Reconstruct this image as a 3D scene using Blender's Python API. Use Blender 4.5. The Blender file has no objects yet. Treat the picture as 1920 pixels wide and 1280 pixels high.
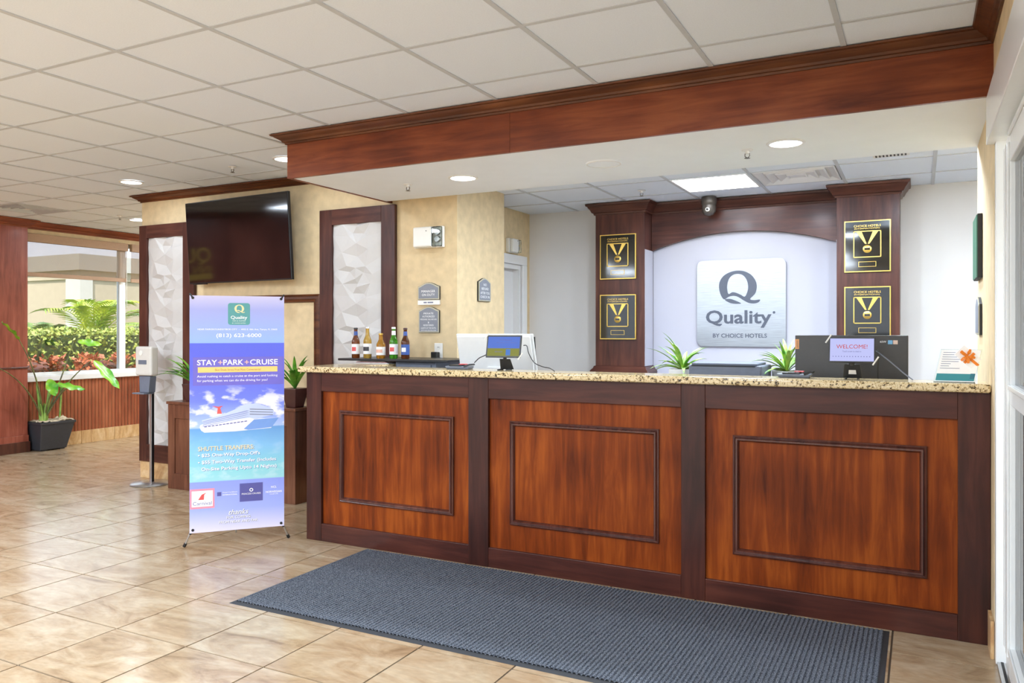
import bpy, bmesh, math, random
from mathutils import Vector, Matrix
from mathutils.geometry import tessellate_polygon, delaunay_2d_cdt
random.seed(7)
S = bpy.context.scene
COL = S.collection
PI = math.pi

# ------------------------------------------------------------------ camera, world, sun, exposure
EYE = 1.4215
cd = bpy.data.cameras.new('camera'); CAM = bpy.data.objects.new('camera', cd); COL.objects.link(CAM)
CAM.location = (0, 0, EYE)
CAM.rotation_euler = (PI/2, 0, math.radians(27.639))
cd.sensor_width = 36.0; cd.lens = 1489.9/1920*36.0
cd.shift_x = (960-944.9)/1920; cd.shift_y = (621.7-640)/1920
cd.clip_start = 0.02; cd.clip_end = 200
S.camera = CAM

W = bpy.data.worlds.new('world'); S.world = W; W.use_nodes = True
wn = W.node_tree.nodes; wl = W.node_tree.links
bg = wn['Background']
sky = wn.new('ShaderNodeTexSky'); sky.sky_type = 'HOSEK_WILKIE'; sky.turbidity = 3.0; sky.ground_albedo = 0.4
sky.sun_direction = Vector((0.35, -0.55, 0.75)).normalized()
hs = wn.new('ShaderNodeMixRGB'); hs.inputs[0].default_value = 0.6; hs.inputs[2].default_value = (0.80, 0.88, 1.0, 1)
wl.new(sky.outputs[0], hs.inputs[1]); wl.new(hs.outputs[0], bg.inputs[0])
bg.inputs[1].default_value = 3.0

sd = bpy.data.lights.new('sun', 'SUN'); sd.energy = 5.5; sd.angle = math.radians(1.0); sd.color = (1, .95, .86)
SUN = bpy.data.objects.new('sun', sd); COL.objects.link(SUN)
SUN.rotation_euler = Vector((0.35, -0.55, 0.75)).to_track_quat('Z', 'Y').to_euler()

vs = S.view_settings
vs.view_transform = 'Standard'; vs.look = 'None'; vs.gamma = 1.0; vs.use_curve_mapping = False
vs.exposure = 0.20
LAMP = 6.5           # watts of one recessed ceiling lamp
FILL_PANEL = 66.0       # watts of one unseen panel added as fill light

# ------------------------------------------------------------------ helpers
def srgb(r, g, b):
    f = lambda c: (c/255/12.92) if c/255 <= .04045 else ((c/255+.055)/1.055)**2.4
    return (f(r), f(g), f(b), 1.0)

class MB:
    def __init__(s): s.v = []; s.f = []
    def add(s, vs_, fs):
        n = len(s.v); s.v += [tuple(p) for p in vs_]; s.f += [tuple(i+n for i in q) for q in fs]; return s
    def box(s, x0, x1, y0, y1, z0, z1):
        return s.add([(x0,y0,z0),(x1,y0,z0),(x1,y1,z0),(x0,y1,z0),(x0,y0,z1),(x1,y0,z1),(x1,y1,z1),(x0,y1,z1)],
                     [(3,2,1,0),(4,5,6,7),(0,1,5,4),(1,2,6,5),(2,3,7,6),(3,0,4,7)])
    def frustum(s, b, zb, t, zt):   # b, t = (x0,x1,y0,y1)
        return s.add([(b[0],b[2],zb),(b[1],b[2],zb),(b[1],b[3],zb),(b[0],b[3],zb),(t[0],t[2],zt),(t[1],t[2],zt),(t[1],t[3],zt),(t[0],t[3],zt)],
                     [(3,2,1,0),(4,5,6,7),(0,1,5,4),(1,2,6,5),(2,3,7,6),(3,0,4,7)])
    def prism(s, pts, vec):         # planar polygon pushed along vec
        n = len(pts); vec = Vector(vec)
        a = [Vector(p) for p in pts]; b = [p+vec for p in a]
        return s.add(a+b, [tuple(range(n-1,-1,-1)), tuple(range(n,2*n))]+[(i,(i+1)%n,n+(i+1)%n,n+i) for i in range(n)])
    def tube(s, pts, r, n=8, caps=True):
        pts = [Vector(p) for p in pts]; m = len(pts)
        rr = r if isinstance(r, (list, tuple)) else [r]*m
        ref = None; rings = []
        for i, p in enumerate(pts):
            t = (pts[min(i+1,m-1)]-pts[max(i-1,0)]).normalized()
            if ref is None:
                ref = t.orthogonal().normalized()
            ref = (ref-t*ref.dot(t)).normalized(); o = t.cross(ref)
            rings.append([p+ref*(math.cos(2*PI*k/n)*rr[i])+o*(math.sin(2*PI*k/n)*rr[i]) for k in range(n)])
        vv = [p for ring in rings for p in ring]; ff = []
        for i in range(m-1):
            for k in range(n):
                ff.append((i*n+k, i*n+(k+1)%n, (i+1)*n+(k+1)%n, (i+1)*n+k))
        if caps: ff += [tuple(range(n-1,-1,-1)), tuple(range((m-1)*n, m*n))]
        return s.add(vv, ff)
    def lathe(s, prof, c, n=24, axis='z'):
        c = Vector(c); vv = []; ff = []
        for r, z in prof:
            for k in range(n):
                a = 2*PI*k/n; q = (r*math.cos(a), r*math.sin(a), z)
                if axis == 'y': q = (q[0], q[2], q[1])
                if axis == 'x': q = (q[2], q[0], q[1])
                vv.append(c+Vector(q))
        m = len(prof)
        for i in range(m-1):
            for k in range(n): ff.append((i*n+k, i*n+(k+1)%n, (i+1)*n+(k+1)%n, (i+1)*n+k))
        if prof[0][0] > 1e-6: ff.append(tuple(range(n-1,-1,-1)))
        if prof[-1][0] > 1e-6: ff.append(tuple(range((m-1)*n, m*n)))
        return s.add(vv, ff)
    def sweep(s, path, prof, closed=False, M=lambda a,b,c: (a,b,c)):
        # path: 2D points; the profile's first number goes out to the path's right-hand side, its second along the third axis
        n = len(path); P = [Vector(p) for p in path]; offs = []
        nrm = lambda d: Vector((d.y, -d.x)).normalized()
        for i in range(n):
            d1 = P[i]-P[i-1] if (closed or i > 0) else P[1]-P[0]
            d2 = P[(i+1)%n]-P[i] if (closed or i < n-1) else P[-1]-P[-2]
            a, b = nrm(d1), nrm(d2); h = (a+b)
            if h.length < 1e-6: h = a
            h = h.normalized(); offs.append(h/max(.2, h.dot(a)))
        k = len(prof); vv = []; ff = []
        for i in range(n):
            for o, z in prof:
                q = P[i]+offs[i]*o; vv.append(M(q.x, q.y, z))
        for i in range(n if closed else n-1):
            j = (i+1) % n
            for q in range(k):
                ff.append((i*k+q, j*k+q, j*k+(q+1)%k, i*k+(q+1)%k))
        if not closed: ff += [tuple(range(k-1,-1,-1)), tuple(range((n-1)*k, n*k))]
        return s.add(vv, ff)
    def bounds(s):
        return [min(p[i] for p in s.v) for i in range(3)], [max(p[i] for p in s.v) for i in range(3)]
    def mesh(s, name, off=(0,0,0), smooth=None):
        me = bpy.data.meshes.new(name)
        me.from_pydata([(p[0]-off[0], p[1]-off[1], p[2]-off[2]) for p in s.v], [], s.f)
        bm = bmesh.new(); bm.from_mesh(me); bmesh.ops.recalc_face_normals(bm, faces=bm.faces); bm.to_mesh(me); bm.free()
        if smooth is not None:
            for p in me.polygons: p.use_smooth = True
            me.set_sharp_from_angle(angle=math.radians(smooth))
        return me
    def build(s, name, m, parent=None, smooth=None, bevel=0, local=False, seg=2):
        if parent is None:
            a, b = s.bounds(); off = ((a[0]+b[0])/2, (a[1]+b[1])/2, a[2])
            o = bpy.data.objects.new(name, s.mesh(name, off, smooth)); o.location = off
        else:
            off = (0,0,0) if local else parent.get('_o', (0,0,0))
            o = bpy.data.objects.new(name, s.mesh(name, off, smooth)); o.parent = parent
            if not local: o['_o'] = list(off)
        if parent is None: o['_o'] = list(off)
        COL.objects.link(o)
        if m is not None: o.data.materials.append(m)
        if bevel:
            b = o.modifiers.new('bevel', 'BEVEL'); b.width = bevel; b.segments = seg; b.limit_method = 'ANGLE'
        return o

def tag(o, label=None, cat=None, group=None, kind=None):
    if label: o['label'] = label
    if cat: o['category'] = cat
    if group: o['group'] = group
    if kind: o['kind'] = kind
    return o
def root(name, loc, label=None, cat=None, group=None, kind=None, rot=(0,0,0)):
    o = bpy.data.objects.new(name, None); COL.objects.link(o); o.location = loc; o.rotation_euler = rot
    o.empty_display_size = .1; o['_o'] = list(loc)
    return tag(o, label, cat, group, kind)
def box(name, m, parent, x0, x1, y0, y1, z0, z1, bevel=0, local=False):
    return MB().box(x0,x1,y0,y1,z0,z1).build(name, m, parent, bevel=bevel, local=local)
def struct(o): o['kind'] = 'structure'; return o
def copy_tree(o, parent=None):
    c = o.copy(); COL.objects.link(c); c.parent = parent
    for ch in list(o.children): copy_tree(ch, c)
    return c

# text and flat shapes: lists of 2D vertices and faces, set on a plane by an origin and two axes
def text2d(body, w=None, h=None, bold=0.0, shear=0.0, spacing=1.0, align='CENTER'):
    cu = bpy.data.curves.new('t', 'FONT'); cu.body = body; cu.align_x = align; cu.offset = bold; cu.shear = shear
    cu.space_character = spacing; cu.resolution_u = 3
    o = bpy.data.objects.new('t', cu); COL.objects.link(o)
    dg = bpy.context.evaluated_depsgraph_get()
    me = bpy.data.meshes.new_from_object(o.evaluated_get(dg))
    v = [(p.co.x, p.co.y) for p in me.vertices]; f = [tuple(p.vertices) for p in me.polygons]
    bpy.data.objects.remove(o); bpy.data.curves.remove(cu); bpy.data.meshes.remove(me)
    x0, x1 = min(p[0] for p in v), max(p[0] for p in v); y0, y1 = min(p[1] for p in v), max(p[1] for p in v)
    if w is None: sy = h/(y1-y0); sx = sy
    elif h is None: sx = w/(x1-x0); sy = sx
    else: sx = w/(x1-x0); sy = h/(y1-y0)
    ax = (x0+x1)/2 if align == 'CENTER' else x0
    return [((p[0]-ax)*sx, (p[1]-(y0+y1)/2)*sy) for p in v], f
def poly2d(loops):
    vv = [p for l in loops for p in l]
    tri = tessellate_polygon([[Vector((p[0],p[1],0)) for p in l] for l in loops])
    return vv, [tuple(t) for t in tri]
def smooth2d(pts, n=5):
    out = []; m = len(pts)
    for i in range(m):
        p0, p1, p2, p3 = (Vector(pts[(i+k-1) % m]) for k in range(4))
        for k in range(n):
            t = k/n
            out.append(tuple(.5*((2*p1)+(p2-p0)*t+(2*p0-5*p1+4*p2-p3)*t*t+(3*p1-p0-3*p2+p3)*t**3)))
    return out
def rrect(w, h, r, n=6):
    out = []
    for cx, cy, a0 in ((w/2-r,h/2-r,0),(-w/2+r,h/2-r,90),(-w/2+r,-h/2+r,180),(w/2-r,-h/2+r,270)):
        for k in range(n+1):
            a = math.radians(a0+90*k/n); out.append((cx+r*math.cos(a), cy+r*math.sin(a)))
    return out
def put(mb, flat, o, u=(1,0,0), v=(0,0,1), at=(0,0), d=0.0, sc=1.0):
    o = Vector(o); u = Vector(u); v = Vector(v); n = u.cross(v)
    vv, ff = flat
    mb.add([o+u*(p[0]*sc+at[0])+v*(p[1]*sc+at[1])+n*d for p in vv], ff); return mb
def slab(mb, pts, o, u=(1,0,0), v=(0,0,1), at=(0,0), d0=0.0, d1=.01, sc=1.0):
    o = Vector(o); u = Vector(u); v = Vector(v); n = u.cross(v)
    mb.prism([o+u*(p[0]*sc+at[0])+v*(p[1]*sc+at[1])+n*d0 for p in pts], n*(d1-d0)); return mb

# ------------------------------------------------------------------ materials
def newmat(name):
    m = bpy.data.materials.new(name); m.use_nodes = True
    return m, m.node_tree.nodes, m.node_tree.links, m.node_tree.nodes['Principled BSDF']
def plain(name, c, rough=.5, metal=0, spec=.5, coat=0, emit=None, es=0, noise=0, nscale=30, bump=0, bscale=200, trans=0, alpha=1):
    m, n, l, b = newmat(name)
    b.inputs['Base Color'].default_value = c; b.inputs['Roughness'].default_value = rough; b.inputs['Metallic'].default_value = metal
    b.inputs['Specular IOR Level'].default_value = spec; b.inputs['Coat Weight'].default_value = coat; b.inputs['Coat Roughness'].default_value = .1
    b.inputs['Transmission Weight'].default_value = trans; b.inputs['Alpha'].default_value = alpha
    if emit: b.inputs['Emission Color'].default_value = emit; b.inputs['Emission Strength'].default_value = es
    if noise:
        tc = n.new('ShaderNodeTexCoord'); t = n.new('ShaderNodeTexNoise'); t.inputs['Scale'].default_value = nscale; t.inputs['Detail'].default_value = 4
        l.new(tc.outputs['Object'], t.inputs['Vector'])
        r = n.new('ShaderNodeValToRGB'); r.color_ramp.elements[0].position = .3; r.color_ramp.elements[1].position = .7
        r.color_ramp.elements[0].color = tuple(x*(1-noise) for x in c[:3])+(1,); r.color_ramp.elements[1].color = tuple(min(1,x*(1+noise)) for x in c[:3])+(1,)
        l.new(t.outputs['Fac'], r.inputs['Fac']); l.new(r.outputs[0], b.inputs['Base Color'])
    if bump:
        tc = n.new('ShaderNodeTexCoord'); t = n.new('ShaderNodeTexNoise'); t.inputs['Scale'].default_value = bscale
        l.new(tc.outputs['Object'], t.inputs['Vector'])
        u = n.new('ShaderNodeBump'); u.inputs['Strength'].default_value = bump; u.inputs['Distance'].default_value = .002
        l.new(t.outputs['Fac'], u.inputs['Height']); l.new(u.outputs[0], b.inputs['Normal'])
    return m
def ramp(n, stops):
    r = n.new('ShaderNodeValToRGB'); e = r.color_ramp.elements
    while len(e) > 1: e.remove(e[-1])
    e[0].position, e[0].color = stops[0]
    for p, c in stops[1:]:
        q = e.new(p); q.color = c
    return r
def wood(name, dark, mid, light, axis='z', rough=.34, scale=1.0, coat=.07, spec=.28):
    m, n, l, b = newmat(name)
    tc = n.new('ShaderNodeTexCoord'); mp = n.new('ShaderNodeMapping')
    sc = {'x': (1.2,14,14), 'y': (14,1.2,14), 'z': (14,14,1.2)}[axis]
    mp.inputs['Scale'].default_value = tuple(x*scale for x in sc)
    l.new(tc.outputs['Object'], mp.inputs['Vector'])
    oi = n.new('ShaderNodeObjectInfo'); sh = n.new('ShaderNodeVectorMath'); sh.operation = 'MULTIPLY'
    sh.inputs[1].default_value = (37, 91, 53); l.new(oi.outputs['Random'], sh.inputs[0]); l.new(sh.outputs[0], mp.inputs['Location'])
    g = n.new('ShaderNodeTexNoise'); g.inputs['Scale'].default_value = 1.6; g.inputs['Detail'].default_value = 7; g.inputs['Roughness'].default_value = .62; g.inputs['Distortion'].default_value = .5
    l.new(mp.outputs[0], g.inputs['Vector'])
    big = n.new('ShaderNodeTexNoise'); big.inputs['Scale'].default_value = 2.2; big.inputs['Detail'].default_value = 2
    l.new(tc.outputs['Object'], big.inputs['Vector'])
    mx = n.new('ShaderNodeMixRGB'); mx.inputs[0].default_value = .42
    l.new(g.outputs['Fac'], mx.inputs[1]); l.new(big.outputs['Fac'], mx.inputs[2])
    r = ramp(n, [(.34, dark), (.5, mid), (.66, light)])
    l.new(mx.outputs[0], r.inputs['Fac']); l.new(r.outputs[0], b.inputs['Base Color'])
    b.inputs['Roughness'].default_value = rough; b.inputs['Coat Weight'].default_value = coat; b.inputs['Coat Roughness'].default_value = .15
    b.inputs['Specular IOR Level'].default_value = spec
    return m
def stone(name, stops, scale=3.0, rough=.25, bumpy=0.02, per_obj=True, stretch=(1,2.2,1)):
    m, n, l, b = newmat(name)
    tc = n.new('ShaderNodeTexCoord'); mp = n.new('ShaderNodeMapping'); l.new(tc.outputs['Object'], mp.inputs['Vector']); mp.inputs['Scale'].default_value = stretch
    if per_obj:
        oi = n.new('ShaderNodeObjectInfo'); sh = n.new('ShaderNodeVectorMath'); sh.operation = 'MULTIPLY'
        sh.inputs[1].default_value = (61, 43, 17); l.new(oi.outputs['Random'], sh.inputs[0]); l.new(sh.outputs[0], mp.inputs['Location'])
    a = n.new('ShaderNodeTexNoise'); a.inputs['Scale'].default_value = scale; a.inputs['Detail'].default_value = 8; a.inputs['Roughness'].default_value = .6; a.inputs['Distortion'].default_value = 1.2
    l.new(mp.outputs[0], a.inputs['Vector'])
    r = ramp(n, stops); l.new(a.outputs['Fac'], r.inputs['Fac'])
    f = n.new('ShaderNodeTexNoise'); f.inputs['Scale'].default_value = scale*9; f.inputs['Detail'].default_value = 5; l.new(mp.outputs[0], f.inputs['Vector'])
    mx = n.new('ShaderNodeMixRGB'); mx.blend_type = 'OVERLAY'; mx.inputs[0].default_value = .22
    l.new(r.outputs[0], mx.inputs[1]); l.new(f.outputs['Fac'], mx.inputs[2])
    l.new(mx.outputs[0], b.inputs['Base Color'])
    b.inputs['Roughness'].default_value = rough
    return m
def glassy(name, tint=(1,1,1,1), refl=.08):
    m = bpy.data.materials.new(name); m.use_nodes = True; n = m.node_tree.nodes; l = m.node_tree.links
    n.clear(); o = n.new('ShaderNodeOutputMaterial'); t = n.new('ShaderNodeBsdfTransparent'); g = n.new('ShaderNodeBsdfGlossy')
    t.inputs[0].default_value = tint; g.inputs['Roughness'].default_value = .02
    mx = n.new('ShaderNodeMixShader'); fr = n.new('ShaderNodeFresnel'); fr.inputs[0].default_value = 1.0+refl*6
    l.new(fr.outputs[0], mx.inputs[0]); l.new(t.outputs[0], mx.inputs[1]); l.new(g.outputs[0], mx.inputs[2]); l.new(mx.outputs[0], o.inputs[0])
    return m

D1, D2, D3 = srgb(52,24,18), srgb(84,42,32), srgb(112,60,42)
M = {}
M['wood_frame'] = wood('wood_frame', srgb(40,18,14), srgb(62,30,23), srgb(82,43,32))
M['wood_frame_h'] = wood('wood_frame_h', srgb(42,19,15), srgb(66,32,25), srgb(86,45,34), 'x')
M['wood_panel'] = wood('wood_panel', srgb(72,26,6), srgb(118,51,14), srgb(156,78,25), scale=.9, coat=.0, spec=.16)
M['wood_mould'] = wood('wood_mould', srgb(52,26,20), srgb(76,40,32), srgb(98,56,44), rough=.22, coat=.5)
M['wood_beam'] = wood('wood_beam', srgb(88,38,18), srgb(124,60,30), srgb(148,82,44), 'x')
M['wood_crown'] = wood('wood_crown', srgb(66,36,22), srgb(98,56,32), srgb(128,78,46), 'x')
M['wood_crown_y'] = wood('wood_crown_y', srgb(84,40,24), srgb(122,60,38), srgb(150,82,52), 'y')
M['wood_dark'] = wood('wood_dark', srgb(52,28,23), srgb(78,44,36), srgb(100,60,48))
M['wood_dark_h'] = wood('wood_dark_h', srgb(52,28,23), srgb(78,44,36), srgb(100,60,48), 'x')
M['wood_red'] = wood('wood_red', srgb(112,54,42), srgb(146,78,62), srgb(168,98,80))
M['wood_bead'] = wood('wood_bead', srgb(112,56,38), srgb(150,82,56), srgb(176,106,74))
M['wood_credenza'] = wood('wood_credenza', srgb(78,46,34), srgb(106,66,48), srgb(128,86,64))
M['floor_tile'] = stone('floor_tile', [(.28, srgb(138,112,84)), (.42, srgb(166,141,110)), (.56, srgb(180,159,130)), (.74, srgb(192,175,148))], scale=2.6, rough=.2)
M['stone_base'] = stone('stone_base', [(.3, srgb(176,130,84)), (.5, srgb(208,172,124)), (.7, srgb(226,200,160))], scale=4, rough=.3)
M['grout'] = plain('grout', srgb(84,70,56), .8, noise=.1)
M['granite'] = None
m, n, l, b = newmat('granite')
tc = n.new('ShaderNodeTexCoord'); v1 = n.new('ShaderNodeTexNoise'); v1.inputs['Scale'].default_value = 75; v1.inputs['Detail'].default_value = 3; v1.inputs['Roughness'].default_value = .7
l.new(tc.outputs['Object'], v1.inputs['Vector'])
r1 = ramp(n, [(.36, srgb(30,26,22)), (.40, srgb(120,96,62)), (.47, srgb(206,180,130)), (.56, srgb(232,216,178)), (.66, srgb(196,160,96)), (.7, srgb(226,210,178))])
l.new(v1.outputs['Fac'], r1.inputs['Fac']); l.new(r1.outputs[0], b.inputs['Base Color']); b.inputs['Roughness'].default_value = .12
M['granite'] = m
M['wallpaper'] = plain('wallpaper', srgb(218,196,156), .75, noise=.09, nscale=14, bump=.15, bscale=90)
M['wall_grey'] = plain('wall_grey', srgb(224,222,220), .7, noise=.02, nscale=3)
M['wall_white'] = plain('wall_white', srgb(180,180,191), .6, noise=.015, nscale=3)
M['soffit'] = plain('soffit', srgb(242,246,252), .7, noise=.012, nscale=6, bump=.1, bscale=150)
M['ceil_tile'] = plain('ceil_tile', srgb(232,240,252), .85, noise=.03, nscale=160, bump=.3, bscale=220)
M['ceil_base'] = plain('ceil_base', srgb(200,197,190), .85, noise=.03, nscale=40)
M['grid'] = plain('grid', srgb(198,202,208), .6, noise=.02)
M['white_paint'] = plain('white_paint', srgb(232,232,232), .35, noise=.01)
M['white_plastic'] = plain('white_plastic', srgb(235,234,228), .3, noise=.01)
M['white_alu'] = plain('white_alu', srgb(236,238,236), .25, noise=.01)
M['facet'] = plain('facet', srgb(204,202,200), .4, noise=.01)
M['black_plastic'] = plain('black_plastic', srgb(28,28,30), .35, noise=.05)
M['black_matte'] = plain('black_matte', srgb(34,34,36), .6, noise=.05)
M['grey_plastic'] = plain('grey_plastic', srgb(106,114,130), .45, noise=.05)
M['steel'] = plain('steel', srgb(196,196,196), .3, metal=.9, noise=.04)
M['bronze'] = plain('bronze', srgb(92,86,80), .35, metal=.4, noise=.05)
M['gold'] = plain('gold', srgb(226,190,100), .28, metal=.85, noise=.05)
M['screen_off'] = plain('screen_off', srgb(10,10,12), .06, spec=.6, noise=.05)
M['glass'] = glassy('glass')
M['acrylic'] = glassy('acrylic', (.94,.98,.97,1), .1)
M['rubber'] = plain('rubber', srgb(52,54,58), .7, noise=.08)
M['lens'] = plain('lens', (1,1,1,1), .4, emit=(1,.98,.94,1), es=6.0)
M['panel_light'] = plain('panel_light', (1,1,1,1), .4, emit=(.97,.98,1,1), es=5.0)

def leafmat(name, a, bcol, ns=9, rough=.4):
    m, n, l, b = newmat(name)
    tc = n.new('ShaderNodeTexCoord'); t = n.new('ShaderNodeTexNoise'); t.inputs['Scale'].default_value = ns; t.inputs['Detail'].default_value = 3
    l.new(tc.outputs['Object'], t.inputs['Vector']); r = ramp(n, [(.35, a), (.65, bcol)])
    l.new(t.outputs['Fac'], r.inputs['Fac']); l.new(r.outputs[0], b.inputs['Base Color']); b.inputs['Roughness'].default_value = rough
    return m
M['leaf_a'] = leafmat('leaf_a', srgb(70,134,36), srgb(172,204,84), 14)
M['leaf_b'] = leafmat('leaf_b', srgb(60,140,50), srgb(140,200,70))
M['leaf_big'] = leafmat('leaf_big', srgb(70,160,45), srgb(165,215,60), 6, .3)
M['stalk'] = leafmat('stalk', srgb(86,84,60), srgb(120,130,70), 12)
M['stalk_green'] = leafmat('stalk_green', srgb(110,160,70), srgb(160,190,100), 12)
M['hedge'] = leafmat('hedge', srgb(92,126,48), srgb(196,206,104), 30, .5)
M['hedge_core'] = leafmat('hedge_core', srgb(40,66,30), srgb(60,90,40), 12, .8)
M['redleaf'] = leafmat('redleaf', srgb(124,60,44), srgb(206,116,72), 30, .5)
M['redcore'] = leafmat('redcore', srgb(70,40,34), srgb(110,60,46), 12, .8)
M['palm'] = leafmat('palm', srgb(96,146,34), srgb(196,206,50), 3, .45)
M['palm_dark'] = leafmat('palm_dark', srgb(60,100,50), srgb(120,150,70), 3, .45)
M['trunk'] = plain('trunk', srgb(120,100,80), .9, noise=.3, nscale=20)
M['stucco'] = plain('stucco', srgb(172,158,138), .85, noise=.03, nscale=6)
M['stucco_band'] = plain('stucco_band', srgb(184,180,174), .85, noise=.03, nscale=6)
M['grass'] = plain('grass', srgb(96,120,60), .9, noise=.3, nscale=8)
M['concrete'] = plain('concrete', srgb(190,186,178), .85, noise=.08, nscale=4)

# ------------------------------------------------------------------ THE SETTING
CE = 2.744          # lobby ceiling
OC = 2.598          # office ceiling
XL, XR = -9.466, 0.285
YW = 5.25           # wall with the TV
YB, ZS = 4.072, 2.458   # beam face, soffit height
YO = 7.22           # back wall of the office
BACK = -3.6
TILE = 0.4706; FX, FY = -3.8793, 2.5129
CT = 0.6096; CX0, CY0 = -3.9709, 2.4738

floor = struct(box('floor', M['grout'], None, XL-.3, 1.9, BACK-.2, 9.2, -.12, -.004))
g = .0042
tile_mesh = None; rest = MB(); cnt = 0
for r in range(-14, 16):
    for c in range(-14, 12):
        x0, y0 = FX+c*TILE, FY+r*TILE
        x1, y1 = x0+TILE, y0+TILE
        if x1 < XL-.05 or x0 > 1.4 or y1 < BACK or y0 > 9.0: continue
        if x0 > -6.8 and y0 > YW: continue
        near = y0 > 1.35 and x0 < .3 and not (x0 > -3.3 and y0 > 4.4) and not (x0 > -2.6 and y0 < 2.0)
        if x0 > .25: near = False
        if near:
            if tile_mesh is None:
                tile_mesh = MB().box(g-TILE/2, TILE/2-g, g-TILE/2, TILE/2-g, -.02, 0).mesh('floor_tile'); tile_mesh.materials.append(M['floor_tile'])
            o = bpy.data.objects.new('floor_tile', tile_mesh); COL.objects.link(o); o.parent = floor
            ox, oy, oz = floor['_o']; o.location = (x0+TILE/2-ox, y0+TILE/2-oy, -oz-random.random()*.0006); cnt += 1
            md = None
        else:
            rest.box(x0+g, x1-g, y0+g, y1-g, -.02, 0)
tag(rest.build('floor_tile_field', M['floor_tile'], floor), kind='stuff')

# ceiling: slab, tiles and grid bars
ceiling = struct(box('ceiling', M['ceil_base'], None, XL-.3, 1.9, BACK-.2, 9.2, CE+.03, CE+.13))
def ceiling_field(parent, xs, ys, z, keep, indiv, bars=True):
    ox, oy, oz = parent['_o']; cache = {}; rest = MB()
    for i in range(len(xs)-1):
        for j in range(len(ys)-1):
            x0, x1, y0, y1 = xs[i], xs[i+1], ys[j], ys[j+1]
            if not keep(x0, x1, y0, y1): continue
            if indiv(x0, x1, y0, y1):
                k = (round(x1-x0,3), round(y1-y0,3))
                if k not in cache:
                    me = MB().box(-k[0]/2+.003, k[0]/2-.003, -k[1]/2+.003, k[1]/2-.003, 0, .015).mesh('ceiling_tile'); me.materials.append(M['ceil_tile']); cache[k] = me
                o = bpy.data.objects.new('ceiling_tile', cache[k]); COL.objects.link(o); o.parent = parent
                o.location = ((x0+x1)/2-ox, (y0+y1)/2-oy, z+.004-oz)
            else: rest.box(x0+.003, x1-.003, y0+.003, y1-.003, z+.004, z+.019)
    if rest.v: tag(rest.build('ceiling_tile_field', M['ceil_tile'], parent), kind='stuff')
    return parent
xs = [XL]+[CX0+i*CT for i in range(-9, 7)]+[XR]
xs = sorted(set(round(x,4) for x in xs if XL <= x <= XR))
ys = [CY0+j*CT for j in range(-9, 11)]
ys = [BACK]+[y for y in ys if y > BACK+.1]
VENTS = {}
def keepc(x0,x1,y0,y1):
    if x0 < -8.543 < x1 and y0 < 5.217 < y1: return False
    if y0 > YW-.05 and x1 > -6.75: return False
    if (x0+x1)/2 > -3.7 and y0 > YB: return False
    return True
ceiling_field(ceiling, xs, ys, CE, keepc, lambda x0,x1,y0,y1: y1 > 1.8)
for x in xs[1:-1]:
    y1 = 9.0 if x < -6.75 else (YW if x < -3.78 else YB)
    box('grid_bar', M['grid'], ceiling, x-.012, x+.012, BACK, y1, CE-.001, CE+.012)
for y in ys[1:]:
    x1 = XR if y < YB else (-3.78 if y < YW else -6.75)
    if y < 9: box('grid_bar', M['grid'], ceiling, XL, x1, y-.0115, y+.0115, CE, CE+.012)

# office ceiling
OX0, OY0 = -1.739, 6.06
oxs = [-3.49]+[OX0+k*CT for k in range(-2, 5)]+[1.5]; oys = [5.17, 5.45, 6.06, 6.67, YO]
office_ceiling = struct(box('ceiling_office', M['ceil_base'], None, -3.49, 1.5, 5.17, YO, OC+.03, OC+.10))
lightcell = lambda x0,y0: abs(x0-OX0) < .02 and abs(y0-OY0) < .02
ventcell = lambda x0,y0: abs(x0-OX0-CT) < .02 and abs(y0-OY0) < .02
ceiling_field(office_ceiling, oxs, oys, OC, lambda x0,x1,y0,y1: not lightcell(x0,y0) and not ventcell(x0,y0), lambda *a: True)
for x in oxs[1:-1]: box('grid_bar', M['grid'], office_ceiling, x-.012, x+.012, 5.17, YO, OC-.001, OC+.012)
for y in oys[1:-1]: box('grid_bar', M['grid'], office_ceiling, -3.49, 1.5, y-.0115, y+.0115, OC, OC+.012)

# walls
wm = MB().box(-6.75, -3.70, YW, 9.0, 0, CE+.03); wm.box(-3.70, -3.156, YW, 6.03, 0, CE+.03)
wall_center = struct(wm.build('wall_center', M['wallpaper']))
struct(box('wall_back', M['wallpaper'], None, XL-.2, -6.75, 9.0, 9.2, 0, CE+.03))
struct(box('wall_office_back', M['wall_grey'], None, -3.9, 1.7, YO, YO+.15, 0, CE))
wl_ = MB(); wl_.box(-3.69, -3.49, 6.03, YO, 2.09, OC+.1); wl_.box(-3.69, -3.49, 6.03, 6.19, 0, 2.09); wl_.box(-3.69, -3.49, 7.10, YO, 0, 2.09)
struct(wl_.build('wall_office_left', M['wallpaper']))
struct(box('wall_office_right', M['wall_grey'], None, 1.5, 1.65, 5.0, YO, 0, CE))
wr = MB().box(XR, XR+.14, 4.05, 5.17, 0, CE+.03); wr.box(XR, XR+.14, .7, 4.05, 2.24, CE+.03); wr.box(XR, XR+.14, BACK, .7, 0, CE+.03); wr.box(XR+.14, 1.5, 5.03, 5.17, 0, CE+.03)
struct(wr.build('wall_right', M['wallpaper']))

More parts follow.
